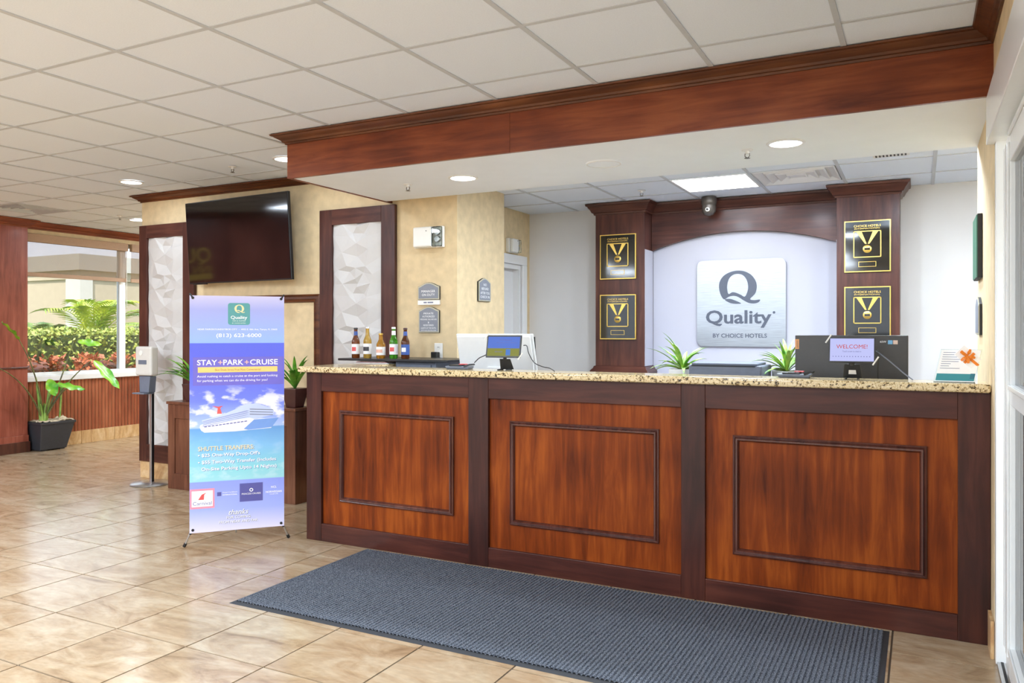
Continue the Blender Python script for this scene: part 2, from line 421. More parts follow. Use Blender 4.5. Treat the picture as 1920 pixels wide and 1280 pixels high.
# soffit over the desk with its wooden fascia
sof = struct(box('ceiling_soffit', M['soffit'], None, -3.762, XR, YB+.022, 5.17, ZS, CE+.02))
box('fascia_board', M['wood_beam'], sof, -3.783, -2.095, YB, YB+.022, ZS-.004, CE)
box('fascia_board', M['wood_beam'], sof, -2.093, XR, YB, YB+.022, ZS-.004, CE)
box('fascia_board', M['wood_beam'], sof, -3.783, -3.762, YB+.022, YW, ZS-.004, CE)
CROWN = [(0,CE-.062),(.010,CE-.062),(.014,CE-.052),(.024,CE-.049),(.030,CE-.038),(.046,CE-.028),(.060,CE-.020),(.066,CE-.013),(.080,CE-.010),(.085,CE-.002),(0,CE-.002)]
struct(MB().sweep([(-3.783, YW), (-3.783, YB), (XR, YB), (XR, BACK)], CROWN).build('trim_1', M['wood_crown'], smooth=25))
struct(MB().sweep([(-6.75, 9.0), (-6.75, YW), (-3.783, YW)], CROWN).build('trim_2', M['wood_crown'], smooth=25))
CROWN2 = [(o*.9, CE-(CE-z)*1.45) for o, z in CROWN]
struct(MB().sweep([(XL, 5.75), (XL, 9.0)], CROWN2).build('trim_3', M['wood_crown_y'], smooth=25))
struct(MB().sweep([(-9.38, BACK), (-9.38, 5.73), (XL, 5.73)], [(o*1.3, z) for o, z in CROWN2]).build('trim_4', M['wood_crown_y'], smooth=25))
# left wall: windows over beadboard, then a wood-clad stretch
wlm = MB().box(XL-.18, XL, 5.73, 9.0, 0, .82); wlm.box(XL-.18, XL, 5.73, 9.0, 2.60, CE+.03); wlm.box(XL-.18, XL, 8.62, 9.0, .82, 2.60)
wall_left = struct(wlm.build('wall_left', M['wallpaper']))
bead = MB(); y = 5.74
while y < 8.98:
    bead.prism([(XL+.004,y+.003,.165),(XL+.012,y+.008,.165),(XL+.012,y+.040,.165),(XL+.004,y+.045,.165),(XL,y+.045,.165),(XL,y+.003,.165)], (0,0,.655)); y += .048
tag(bead.build('beadboard', M['wood_bead'], wall_left), kind='stuff')
struct(box('trim_5', M['white_paint'], None, XL-.18, XL+.045, 5.732, 8.99, .82, .885, bevel=.006))     # window sill
base1 = struct(box('baseboard_left', M['stone_base'], None, XL, XL+.016, 5.735, 5.99, 0, .165))
for k in range(6): box('base_tile', M['stone_base'], base1, XL, XL+.017, 5.99+.47*k+.002, 5.99+.47*(k+1)-.002, 0, .164, bevel=.002)
base2 = struct(box('baseboard_center', M['grout'], None, -6.756, -3.2, YW-.008, YW, 0, .160))
for k in range(7): box('base_tile', M['stone_base'], base2, -6.756+.47*k+.001, -6.756+.47*(k+1)-.001, YW-.016, YW-.004, 0, .164, bevel=.002)
base3 = struct(box('baseboard_right', M['stone_base'], None, XR-.014, XR, 4.05-.012, 4.20, 0, .165, bevel=.002))
wl2 = struct(MB().box(XL-.18, -9.38, BACK, 5.73, 0, CE+.03).build('wall_left_wood', M['wood_red']))
box('wood_base', M['wood_red'], wl2, -9.38, -9.362, BACK, 5.735, 0, .20, bevel=.003)
box('wood_base', M['wood_dark'], wl2, -9.38, -9.350, BACK, 5.745, 0, .125, bevel=.003)
box('chair_rail', M['wood_dark'], wl2, -9.38, -9.366, BACK, 5.735, .985, 1.005, bevel=.003)

# windows on the left wall with roller shades
for k, (y0, y1) in enumerate(((5.735, 7.09), (7.09, 8.62))):
    w = root('window_%d' % (k+1), (XL-.06, (y0+y1)/2, .885), kind='structure')
    xf0, xf1 = XL-.10, XL-.04
    box('frame_post', M['white_alu'], w, xf0, xf1, y0, y0+.045, .885, 2.60, bevel=.003)
    box('frame_post', M['white_alu'], w, xf0, xf1, y1-.045, y1, .885, 2.60, bevel=.003)
    box('frame_rail', M['white_alu'], w, xf0, xf1, y0+.045, y1-.045, .885, .925, bevel=.003)
    box('frame_rail', M['white_alu'], w, xf0, xf1, y0+.045, y1-.045, 2.55, 2.60, bevel=.003)
    box('pane', M['glass'], w, XL-.073, XL-.067, y0+.045, y1-.045, .925, 2.55)
m, n, l, b = newmat('shade_fabric')
tr = n.new('ShaderNodeBsdfTransparent'); tr.inputs[0].default_value = (.95,.93,.92,1)
tl = n.new('ShaderNodeBsdfTranslucent'); tl.inputs[0].default_value = srgb(196,170,140)
df = n.new('ShaderNodeBsdfDiffuse'); df.inputs[0].default_value = srgb(176,146,116)
a1 = n.new('ShaderNodeMixShader'); a1.inputs[0].default_value = .4; l.new(tl.outputs[0], a1.inputs[1]); l.new(df.outputs[0], a1.inputs[2])
a2 = n.new('ShaderNodeMixShader'); a2.inputs[0].default_value = .40; l.new(tr.outputs[0], a2.inputs[1]); l.new(a1.outputs[0], a2.inputs[2])
l.new(a2.outputs[0], n['Material Output'].inputs[0]); M['shade'] = m
M['shade_bar'] = plain('shade_bar', srgb(166,134,106), .6, noise=.04)
for k, (y0, y1, lab) in enumerate(((5.74, 7.11, 'half-lowered brown mesh roller shade on the wide window behind the planter'), (7.17, 8.6, 'half-lowered brown mesh roller shade on the narrow window sliver beside the faceted panel'))):
    s_ = root('roller_shade', (XL+.02, (y0+y1)/2, 2.09), lab, 'roller shade', 'window roller shades')
    box('valance', M['shade_bar'], s_, XL-.005, XL+.05, y0, y1, 2.50, 2.60, bevel=.004)
    box('fabric', M['shade'], s_, XL+.018, XL+.020, y0+.005, y1-.005, 2.10, 2.50)
    box('hem_bar', M['shade_bar'], s_, XL+.012, XL+.026, y0+.003, y1-.003, 2.085, 2.135, bevel=.003)
    MB().tube([(XL+.045, y1-.02, 2.50), (XL+.045, y1-.02, 1.75)], .0035, 6).build('pull_chain', M['white_plastic'], s_)

# unseen wall behind the camera, storefront glazing added to let daylight in
we = struct(MB().box(XL-.2, 1.6, BACK-.15, BACK, 2.62, CE+.03).build('wall_entrance', M['wallpaper']))
box('low_wall', M['wallpaper'], we, XL-.2, 1.6, BACK-.15, BACK, 0, .12)
wx = [XL-.1+k*(XR+.2-XL)/6 for k in range(7)]
for k in range(6):
    w = root('window_%d' % (k+3), ((wx[k]+wx[k+1])/2, BACK-.07, .12), kind='structure')
    box('frame_post', M['white_alu'], w, wx[k], wx[k]+.05, BACK-.1, BACK-.04, .12, 2.62)
    box('frame_post', M['white_alu'], w, wx[k+1]-.05, wx[k+1], BACK-.1, BACK-.04, .12, 2.62)
    box('pane', M['glass'], w, wx[k]+.05, wx[k+1]-.05, BACK-.073, BACK-.067, .12, 2.62)

# sliding entrance door on the right
d1 = root('door_1', (XR+.03, 3.0, 0), kind='structure')
box('jamb', M['white_alu'], d1, XR+.002, XR+.052, 3.985, 4.046, .0, 2.24, bevel=.003)
box('header_box', M['white_alu'], d1, XR-.030, XR+.14, .7, 4.05, 2.235, 2.44, bevel=.004)
box('header_cap', M['white_alu'], d1, XR-.020, XR+.14, .7, 4.05, 2.44, 2.47, bevel=.004)
box('track', M['steel'], d1, XR+.006, XR+.05, .7, 4.04, 0, .012)
box('track_groove', M['black_matte'], d1, XR+.020, XR+.030, .7, 4.04, .012, .014)
def leaf(y0, y1, xo):
    p = box('door_stile', M['white_alu'], d1, xo, xo+.045, y1-.16, y1, .03, 2.22, bevel=.004)
    box('glazing_bead', M['white_alu'], p, xo-.010, xo, y1-.045, y1-.010, .12, 2.18, bevel=.003)
    box('gasket', M['rubber'], p, xo-.004, xo, y1-.10, y1-.045, .12, 2.18)
    box('glazing_bead', M['white_alu'], p, xo-.010, xo, y1-.155, y1-.10, .12, 2.18, bevel=.003)
    box('door_stile', M['white_alu'], d1, xo, xo+.045, y0, y0+.10, .03, 2.22, bevel=.004)
    for z0, z1 in ((.03,.16),(1.13,1.21),(2.10,2.22)):
        q = box('door_rail', M['white_alu'], d1, xo, xo+.045, y0+.10, y1-.16, z0, z1, bevel=.004)
        box('glazing_bead', M['white_alu'], q, xo-.008, xo, y0+.10, y1-.16, z1-.02, z1, bevel=.003)
    for z0, z1 in ((.16,1.13),(1.21,2.10)):
        box('pane', M['glass'], d1, xo+.018, xo+.026, y0+.10, y1-.16, z0, z1)
leaf(2.45, 3.90, XR+.032)
leaf(.85, 2.40, XR+.085)

# office door in the recess
d2 = root('door_2', (-3.49, 6.65, 0), kind='structure')
box('casing', M['white_paint'], d2, -3.492, -3.465, 6.19-.09, 7.12, 2.075, 2.165, bevel=.006)
box('casing', M['white_paint'], d2, -3.492, -3.465, 7.03, 7.12, 0, 2.075, bevel=.006)
box('casing', M['white_paint'], d2, -3.492, -3.465, 6.10, 6.19, 0, 2.075, bevel=.006)
box('stop', M['white_paint'], d2, -3.56, -3.492, 6.985, 7.03, 0, 2.075)
box('stop', M['white_paint'], d2, -3.56, -3.492, 6.19, 6.985, 2.03, 2.075)
box('door_slab', M['white_paint'], d2, -3.60, -3.56, 6.19, 7.03, .01, 2.06, bevel=.003)
hb = MB().lathe([(.0,0),(.026,.004),(.028,.02),(.018,.035),(.012,.05)], (-3.50,6.25,1.0), 14, 'x')
hb.build('door_knob', M['steel'], d2, smooth=40)

# ------------------------------------------------------------------ outdoors, beyond the windows
struct(box('ground', M['grass'], None, -60, -9.7, -30, 40, -.22, -.12))
struct(box('pavement', M['concrete'], None, -9.7, 40, -40, BACK-.2, -.22, -.12))
struct(box('pavement_side', M['concrete'], None, XR+.16, 40, BACK-.2, 4.9, -.22, -.03))
def leafy(n, region, size, rng, up=.3):
    mb = MB()
    for _ in range(n):
        p = region(rng); a = rng.random()*2*PI; e = rng.uniform(-.6,1.1); s_ = size*rng.uniform(.6,1.4)
        d = Vector((math.cos(a)*math.cos(e), math.sin(a)*math.cos(e), math.sin(e))); o = d.orthogonal().normalized()
        o.rotate(Matrix.Rotation(rng.random()*PI, 3, d)); p = Vector(p)
        mb.add([p, p+d*s_*.5+o*s_*.28, p+d*s_, p+d*s_*.5-o*s_*.28], [(0,1,2,3)])
    return mb
rng = random.Random(3)
def shell(x0,x1,y0,y1,z0,z1):
    def f(r):
        k = r.random()
        if k < .45: return (x1+r.uniform(-.05,.03), r.uniform(y0,y1), r.uniform(z0,z1))
        if k < .9: return (r.uniform(x0,x1), r.uniform(y0,y1), z1+r.uniform(-.04,.05))
        return (r.uniform(x0,x1), y0+r.uniform(-.03,.05), r.uniform(z0,z1))
    return f
h = root('hedge', (-12.2, 8.6, -.12), 'clipped yellow-green hedge outside the window behind the red-leaved bushes', 'hedge')
MB().box(-12.75, -11.72, 5.2, 13.0, -.12, 1.36).build('stems', M['hedge_core'], h)
leafy(9000, shell(-12.8,-11.65,5.15,13.0,.3,1.40), .075, rng).build('foliage', M['hedge'], h)
for k in range(7):
    y = 5.7+k*1.05
    h = root('red_shrub', (-10.9, y, -.12), 'copper-red leafy bush before the hedge, %s in the row outside the window' % ('first','second','third','fourth','fifth','sixth','last')[k], 'bush', 'red bushes under the window')
    MB().lathe([(.28,-.12),(.36,.5),(.30,.9),(.0,1.0)], (-10.9,y,0), 10).build('stems', M['redcore'], h)
    def reg(r, y=y):
        a = r.random()*2*PI; z = r.uniform(.3,1.05); q = .40 if z < .85 else .33
        return (-10.9+q*math.cos(a)*r.uniform(.8,1), y+q*math.sin(a)*r.uniform(.8,1.15), z)
    leafy(1000, reg, .095, rng).build('foliage', M['redleaf'], h)
def palm(x, y, z, n, ln, mat, lab, seed, lift=1.0):
    r = random.Random(seed)
    p = root('palm', (x, y, -.12), lab, 'palm', 'palms behind the hedge')
    MB().tube([(x,y,-.12),(x+.03,y,z*.5),(x,y,z)], [.09,.08,.07], 8).build('trunk', M['trunk'], p, smooth=60)
    for k in range(n):
        a = 2*PI*k/n+r.uniform(-.3,.3); el = r.uniform(.55,1.45)*lift; L = ln*r.uniform(.8,1.15)
        d = Vector((math.cos(a)*math.cos(el), math.sin(a)*math.cos(el), math.sin(el))); mb = MB(); pts = []
        for i in range(13):
            t = i/12; pts.append(Vector((x,y,z))+d*L*t+Vector((math.cos(a)*.2*t*t*L, math.sin(a)*.2*t*t*L, -.55*L*t*t)))
        mb.tube(pts, [.014*(1-.8*i/12) for i in range(13)], 5)
        for i in range(2, 13):
            for half in (0,.5):
                if i == 12 and half: continue
                q = pts[i].lerp(pts[min(i+1,12)], half); t = (pts[i]-pts[i-1]).normalized(); sd = t.cross(Vector((0,0,1))).normalized()
                for s_ in (-1,1):
                    ll = L*.30*(1-abs(i/12-.45)*.9)
                    e = q+sd*s_*ll*.8+t*ll*.6-Vector((0,0,ll*.25)); wv = t*.018
                    mid = (q+e)/2+Vector((0,0,.03))
                    mb.add([q-wv*.4, mid-wv, e, mid+wv], [(0,1,2,3)])
        mb.build('frond', mat, p)
palm(-13.9, 9.75, 1.15, 15, 1.75, M['palm'], 'bright yellow-green palm outside the window rising over the hedge', 5, 1.12)
palm(-13.9, 8.75, .95, 13, 1.55, M['palm_dark'], 'darker spreading palm outside the window, lower than the bright one', 8)
palm(-13.9, 11.8, 1.3, 13, 1.5, M['palm_dark'], 'dark palm seen through the narrow window beside the faceted panel', 11)
palm(-14.5, 7.75, 2.15, 10, .8, M['palm_dark'], 'palm whose frond tips show at the window edge beside the wood-clad column', 14)
bl = root('neighbour_building', (-26, 20, -.12), 'pale stucco building with flat overhanging roof across the garden', 'building')
bx, by = -20.5, 14.0
MB().box(bx-14, bx, by, by+16, -.12, 3.1).build('wall', M['stucco'], bl)
MB().box(bx-14.5, bx+.16, by-.16, by+16.2, 3.12, 3.56).build('roof', M['stucco_band'], bl)
MB().box(bx-14.2, bx+.06, by-.06, by+16.1, 2.88, 3.12).build('eave_band', M['stucco'], bl)
for x in (-23.2, -26.0):
    wnd = MB().box(x, x+.7, by-.05, by, .55, 1.35).build('window', M['white_paint'], bl); MB().box(x+.12, x+.58, by-.06, by-.05, .65, 1.25).build('pane', M['grey_plastic'], wnd)
MB().box(bx-.55, bx+.08, by-.08, by+.3, -.12, 2.88).build('corner_pilaster', M['stucco_band'], bl)

# ------------------------------------------------------------------ CEILING FITTINGS
def downlight(x, y, z, lab, r=.085, power=None):
    t = root('downlight', (x, y, z), lab, 'ceiling light', 'recessed downlights')
    MB().lathe([(r+.018,0),(r+.016,-.005),(r,-.007),(r-.002,-.002),(r-.002,0)], (0,0,0), 28).build('trim_ring', M['white_paint'], t, smooth=40, local=True)
    MB().lathe([(0,-.0045),(r-.004,-.0045),(r-.002,-.002),(r-.002,0)], (0,0,0), 28).build('lens', M['lens'], t, smooth=40, local=True)
    ld = bpy.data.lights.new('downlight_lamp', 'AREA'); ld.shape = 'DISK'; ld.size = r*1.9; ld.energy = power or LAMP; ld.color = (.76,.87,1)
    lo = bpy.data.objects.new('downlight_lamp', ld); COL.objects.link(lo); lo.parent = t; lo.location = (0,0,-.010)
    return t
downlight(-2.726, 4.611, ZS, 'round recessed downlight in the soffit over the left bay of the desk')
downlight(-.654, 4.586, ZS, 'round recessed downlight in the soffit over the right bay of the desk')
downlight(-6.175, 4.693, CE, 'round recessed downlight in the tiled ceiling in front of the TV')
downlight(-8.2, 6.316, CE, 'far round recessed downlight in the tiled ceiling beside the panelled corner')
for x in (-1.7, -.9, -.1, .7): downlight(x, 5.42, OC, 'added downlight in the office ceiling, unseen behind the soffit', power=28)  # unseen lamps added to brighten the office walls and soffit
for x, y in ((-7.5,7.2), (-8.3,8.0)): downlight(x, y, CE, 'added downlight in the side passage, unseen behind the panelled wall', power=42)  # out-of-view lamps added to lift the dim passage
downlight(-4.30, 4.616, CE, 'recessed downlight in the tiled ceiling half hidden by the wooden beam end')
for x in (-8.2, -5.8, -3.4, -1.4):  # panels added out of view behind the camera for flat fill light
    for y, row in ((.55 if x > -5 else 1.75, 'nearest'), (-1.28, 'middle'), (-3.0, 'entrance')):
        t = root('lobby_fill_panel', (x, y, CE), 'unseen square panel added to the lobby ceiling as fill light, %s row' % row, 'ceiling light', 'added fill light panels, %s row' % row)
        MB().box(-.29,.29,-.29,.29,-.004,.0).build('diffuser', M['panel_light'], t, local=True)
        MB().sweep([(-.30,-.30),(.30,-.30),(.30,.30),(-.30,.30)], [(0,-.006),(-.014,-.006),(-.014,0),(0,0)], True).build('frame', M['white_paint'], t, local=True)
        ld = bpy.data.lights.new('fill_panel_lamp', 'AREA'); ld.size = .58; ld.energy = FILL_PANEL; ld.color = (.76,.87,1)
        lo = bpy.data.objects.new('fill_panel_lamp', ld); COL.objects.link(lo); lo.parent = t; lo.location = (0,0,-.010)
def sprinkler(x, y, z, lab):
    t = root('sprinkler', (x, y, z), lab, 'sprinkler', 'ceiling sprinklers')
    MB().lathe([(.034,0),(.032,-.005),(.012,-.007),(.011,-.02),(.007,-.022)], (0,0,0), 18).build('escutcheon', M['white_paint'], t, smooth=40, local=True)
    MB().tube([(-.012,0,-.02),(-.013,0,-.036),(0,0,-.046),(.013,0,-.036),(.012,0,-.02)], .0025, 6).build('frame', M['bronze'], t, smooth=60, local=True)
    MB().lathe([(.016,-.046),(.017,-.048),(0,-.050)], (0,0,0), 12).build('deflector', M['bronze'], t, local=True)
sprinkler(-3.186, 4.632, ZS, 'fire sprinkler head in the soffit near the beam end above the panelled wall')
sprinkler(-.873, 4.659, ZS, 'fire sprinkler head in the soffit beside the right downlight')
sprinkler(-4.878, 4.63, CE, 'fire sprinkler head in the tiled ceiling by the beam end')
sprinkler(-8.076, 5.991, CE, 'far fire sprinkler head in the tiled ceiling near the window')
sprinkler(-2.056, 6.399, OC, 'fire sprinkler head in the office ceiling above the left pillar')
sp = root('ceiling_speaker', (-1.725, 4.618, ZS), 'round white ceiling speaker grille in the soffit between the two downlights', 'speaker')
MB().lathe([(.11,0),(.108,-.005),(.10,-.006),(.0,-.004)], (0,0,0), 32).build('grille', M['soffit'], sp, smooth=40, local=True)
MB().sweep([(.1*math.cos(2*PI*i/32), .1*math.sin(2*PI*i/32)) for i in range(32)], [(0,-.004),(.006,-.004),(.006,-.009),(0,-.009)], True).build('rim', M['white_paint'], sp, local=True)
# office light panel
lp = root('light_panel', (OX0+CT/2, OY0+CT/2, OC), 'square glowing LED panel in the office ceiling beside the air diffuser', 'ceiling light')
MB().box(OX0+.014, OX0+CT-.014, OY0+.014, OY0+CT-.014, OC-.002, OC+.012).build('diffuser', M['panel_light'], lp)
MB().sweep([(OX0+.012,OY0+.012),(OX0+CT-.012,OY0+.012),(OX0+CT-.012,OY0+CT-.012),(OX0+.012,OY0+CT-.012)], [(0,OC-.004),(-.014,OC-.004),(-.014,OC),(0,OC)], True).build('frame', M['white_paint'], lp)
ld = bpy.data.lights.new('panel_lamp', 'AREA'); ld.size = .56; ld.energy = 9; ld.color = (.86,.92,1)
lo = bpy.data.objects.new('panel_lamp', ld); COL.objects.link(lo); lo.parent = lp; lo.location = (0,0,-.006)
def diffuser(name, cx, cy, z, s, n, lab, dark):
    t = root(name, (cx, cy, z), lab, 'air vent')
    MB().box(-s/2, s/2, -s/2, s/2, .02, .03).build('duct', M['black_matte'] if dark else M['wall_grey'], t, local=True)
    for i in range(n):
        a = s/2*(1-i/n)-.004; w_ = s/2/n*(.45 if dark else .75)
        sq = [(-a,-a),(a,-a),(a,a),(-a,a)]
        MB().sweep(sq, [(0,0),(-.010,-.003),(-w_,.018),(-w_,.022),(0,.010)], True).build('louvre', M['white_paint'] if not dark else M['grid'], t, local=True)
    c = s/2/n*.7; MB().box(-c, c, -c, c, .0, .012).build('core', M['white_paint'], t, local=True)
diffuser('ceiling_diffuser', OX0+CT*1.5, OY0+CT/2, OC, CT-.03, 4, 'square stepped air diffuser in the office ceiling beside the light panel', False)
diffuser('return_vent', -8.543, 5.217, CE, .585, 5, 'dark slotted air vent in the lobby ceiling near the wood-clad column', True)
gv = root('office_grille', (-.17, 5.86, OC), 'small slotted grille in the office ceiling near the soffit edge', 'air vent')
MB().box(-.11,.11,-.05,.05,-.006,0).build('plate', M['white_paint'], gv, local=True)
for i in range(9): MB().box(-.095+i*.022,-.085+i*.022,-.035,.035,-.008,-.006).build('slot', M['black_matte'], gv, local=True)

# ------------------------------------------------------------------ RECEPTION DESK
YD = 4.2065
DX0, DX1 = -3.733, XR-.002
desk = root('reception_desk', ((DX0+DX1)/2, YD+.1, 0), 'long mahogany reception desk with three moulded front panels', 'reception desk')
stiles = [(DX0,-3.605), (-2.449,-2.311), (-1.133,-1.005), (.154,DX1)]
for a, b_ in stiles: box('stile', M['wood_frame'], desk, a, b_, YD, YD+.03, 0, 1.145, bevel=.002)
molds = [(-3.458,-2.564,.280,.894), (-2.170,-1.259,.270,.890), (-.864,.029,.264,.884)]
MP = [(0,0),(0,.012),(.006,.016),(.012,.012),(.016,.020),(.024,.020),(.030,.010),(.032,0)]
for i in range(3):
    a, b_ = stiles[i][1], stiles[i+1][0]
    box('top_rail', M['wood_frame_h'], desk, a+.0005, b_-.0005, YD+.001, YD+.03, 1.018, 1.145, bevel=.002)
    box('bottom_rail', M['wood_frame_h'], desk, a+.0005, b_-.0005, YD+.001, YD+.03, 0, .118, bevel=.002)
    p = box('front_panel', M['wood_panel'], desk, a, b_, YD+.022, YD+.04, .118, 1.018)
    x0, x1, z0, z1 = molds[i]
    MB().sweep([(x0,z0),(x0,z1),(x1,z1),(x1,z0)], MP, True, lambda a,b,c: (a, YD+.022-c, b)).build('panel_moulding', M['wood_mould'], p, smooth=30)
box('side_panel', M['wood_frame'], desk, DX0, DX0+.03, YD+.03, YW-.02, 0, 1.145, bevel=.002)
box('back_panel', M['wood_frame'], desk, DX0+.03, DX1, YD+.04, YD+.06, 0, 1.145)
gt = MB().prism([(DX0-.05,4.165,1.145),(XR-.002,4.165,1.145),(XR-.002,4.425,1.145),(-3.42,4.425,1.145),(-3.42,YW-.002,1.145),(DX0-.05,YW-.002,1.145)], (0,0,.040))
tag(gt.build('granite_countertop', M['granite'], None, bevel=.012, seg=3), 'speckled cream granite counter slab on top of the reception desk', 'countertop')
wd = root('work_desk', (-1.3, 4.75, 0), 'low work surface behind the reception desk', 'desk')
box('worktop', M['wall_grey'], wd, -3.35, XR-.01, YD+.062, 5.05, .74, .77, bevel=.003)
for x in (-3.3, -1.9, -.45, .2): box('leg_panel', M['wall_grey'], wd, x, x+.03, YD+.09, 5.0, 0, .74)

# mat: rubber border and ribbed pile
mx0, mx1, my0, my1 = -3.21, -.128, 3.02, 4.19
mat_ = root('entrance_mat', ((mx0+mx1)/2, (my0+my1)/2, 0), 'charcoal ribbed floor mat lying in front of the reception desk', 'mat')
MB().frustum((mx0,mx1,my0,my1), 0, (mx0+.03,mx1-.03,my0+.03,my1-.03), .006).build('rubber_border', M['rubber'], mat_)
m, n, l, b = newmat('pile')
tc = n.new('ShaderNodeTexCoord'); t1 = n.new('ShaderNodeTexNoise'); t1.inputs['Scale'].default_value = 240; t1.inputs['Detail'].default_value = 2
l.new(tc.outputs['Object'], t1.inputs['Vector']); r1 = ramp(n, [(.32, srgb(38,42,50)), (.5, srgb(92,98,108)), (.68, srgb(150,156,166))])
l.new(t1.outputs['Fac'], r1.inputs['Fac']); l.new(r1.outputs[0], b.inputs['Base Color']); b.inputs['Roughness'].default_value = .95; b.inputs['Specular IOR Level'].default_value = .1
M['pile'] = m
pm = MB(); x = mx0+.028; prof = []
while x < mx1-.030:
    prof += [(x,.0065),(x+.004,.0125),(x+.012,.0125),(x+.016,.0065)]; x += .0205
nseg = len(prof)
pm.add([(a, my0+.028, z) for a, z in prof]+[(a, my1-.028, z) for a, z in prof], [(i,i+1,nseg+i+1,nseg+i) for i in range(nseg-1)])
tag(pm.build('ribbed_pile', M['pile'], mat_), kind='stuff')

# ------------------------------------------------------------------ PANELLED WALL: two framed faceted panels
FPTS = [(0,0,.2),(.22,0,.9),(.5,0,.1),(.78,0,.8),(1,0,.3),(0,.18,.9),(0,.40,.1),(0,.62,.7),(0,.82,.2),(1,.16,.2),(1,.28,1.),(1,.55,.15),(1,.76,.8),
        (.52,.06,1.),(.40,.16,.15),(.36,.21,.9),(.63,.17,.1),(.70,.23,.95),(.50,.55,0.),(.20,.47,.8),(.74,.44,.9),(.50,.33,.85),(.30,.70,.9),(.68,.72,.7),
        (.10,.76,.1),(.34,.80,.1),(.49,.74,1.),(.62,.82,.15),(.82,.86,.9),(.14,.92,.85),(.48,.92,.9)]
FPTS += [(u,1,h) for u,v,h in FPTS[:5]]
FPTS = [(u,v,h*(.3 if u in (0,1) else 1)) for u,v,h in FPTS]
_r = delaunay_2d_cdt([Vector((u,v)) for u,v,h in FPTS], [], [], 0, 1e-5)
def facet_tile(w, h, d):
    mb = MB(); src = _r[3]
    mb.add([((_r[0][i].x-.5)*w, -FPTS[src[i][0]][2]*d-.004, (.5-_r[0][i].y)*h) for i in range(len(_r[0]))], [tuple(f) for f in _r[2]])
    mb.sweep([(-w/2,-h/2),(w/2,-h/2),(w/2,h/2),(-w/2,h/2)], [(0,0),(0,-.004),(.0005,-.004),(.0005,0)], True, lambda a,b,c: (a,c,b))
    me = mb.mesh('facet_tile'); me.materials.append(M['facet']); return me
def framed_panel(x0, x1, px0, px1, z0, z1, pz0, pz1, lab):
    f = root('framed_wall_panel', ((x0+x1)/2, YW, z0), lab, 'wall panel', 'framed faceted wall panels')
    box('stile', M['wood_dark'], f, x0, px0, YW-.035, YW-.001, z0, z1, bevel=.003)
    box('stile', M['wood_dark'], f, px1, x1, YW-.035, YW-.001, z0, z1, bevel=.003)
    box('top_rail', M['wood_dark_h'], f, px0, px1, YW-.035, YW-.001, pz1, z1, bevel=.003)
    box('bottom_rail', M['wood_dark_h'], f, px0, px1, YW-.035, YW-.001, z0, pz0, bevel=.003)
    h = (pz1-pz0)/4; me = facet_tile(px1-px0, h, .026)
    for k in range(4):
        o = bpy.data.objects.new('facet_tile', me); COL.objects.link(o); o.parent = f
        o.location = ((px0+px1)/2-f.location.x, -.004, pz0+h*(k+.5)-z0)
framed_panel(-6.748, -5.991, -6.640, -6.141, .165, 2.451, .333, 2.325, 'white faceted wall panel in a dark wood frame, behind the hand sanitizer stand')
framed_panel(-4.488, -3.715, -4.356, -3.851, .165, 2.441, .333, 2.312, 'white faceted wall panel in a dark wood frame, behind the row of bottles')
MO = [(0,0),(0,.014),(.012,.020),(.018,.012),(.040,.014),(.048,.024),(.062,.020),(.070,.006),(.070,0)]
wmf = MB().sweep([(-5.95,.86),(-5.95,1.741),(-4.50,1.741),(-4.50,.86)], MO, True, lambda a,b,c: (a, YW-c, b))
tag(wmf.build('wall_moulding', M['wood_crown'], None, smooth=30), 'rectangular brown wood picture moulding on the wall below the TV', 'wall moulding')

# TV
tv = root('television', (-5.303, 5.085, 2.226), 'large black flat-screen TV tilted down on the beige wall', 'television', rot=(math.radians(3.8),0,math.radians(-3.2)))
L = dict(local=True)
MB().box(-.652,.652,-.012,.018,-.368,.368).build('bezel', M['black_plastic'], tv, bevel=.004, **L)
MB().box(-.644,.644,-.0145,-.0115,-.356,.361).build('screen', M['screen_off'], tv, **L)
MB().box(-.40,.40,.018,.045,-.26,.2).build('back_housing', M['black_matte'], tv, bevel=.01, **L)
MB().box(-.15,.15,.045,.135,-.10,.10).build('wall_mount', M['black_matte'], tv, **L)
MB().box(-.60,-.42,-.013,.004,-.376,-.368).build('sensor_bar', M['black_plastic'], tv, **L)

# credenza with panelled front
cz = root('credenza', (-5.30, 5.10, 0), 'low dark wood credenza with panelled front standing under the TV', 'credenza')
cx0, cx1, cy0 = -6.060, -4.545, 4.985
box('body', M['wood_credenza'], cz, cx0, cx1, cy0+.02, YW-.04, 0, .765)
box('top_board', M['wood_credenza'], cz, cx0-.012, cx1+.012, cy0-.012, YW-.038, .765, .790, bevel=.004)
for k in range(4):
    a = cx0+(cx1-cx0-.085)*k/3
    box('stile', M['wood_credenza'], cz, a, a+.085, cy0, cy0+.02, 0, .765, bevel=.002)
    if k < 3:
        b_ = cx0+(cx1-cx0-.085)*(k+1)/3
        box('rail', M['wood_credenza'], cz, a+.085, b_, cy0, cy0+.02, .64, .765, bevel=.002); box('rail', M['wood_credenza'], cz, a+.085, b_, cy0, cy0+.02, 0, .14, bevel=.002)
        box('door_panel', M['wood_credenza'], cz, a+.085, b_, cy0+.012, cy0+.02, .14, .64)

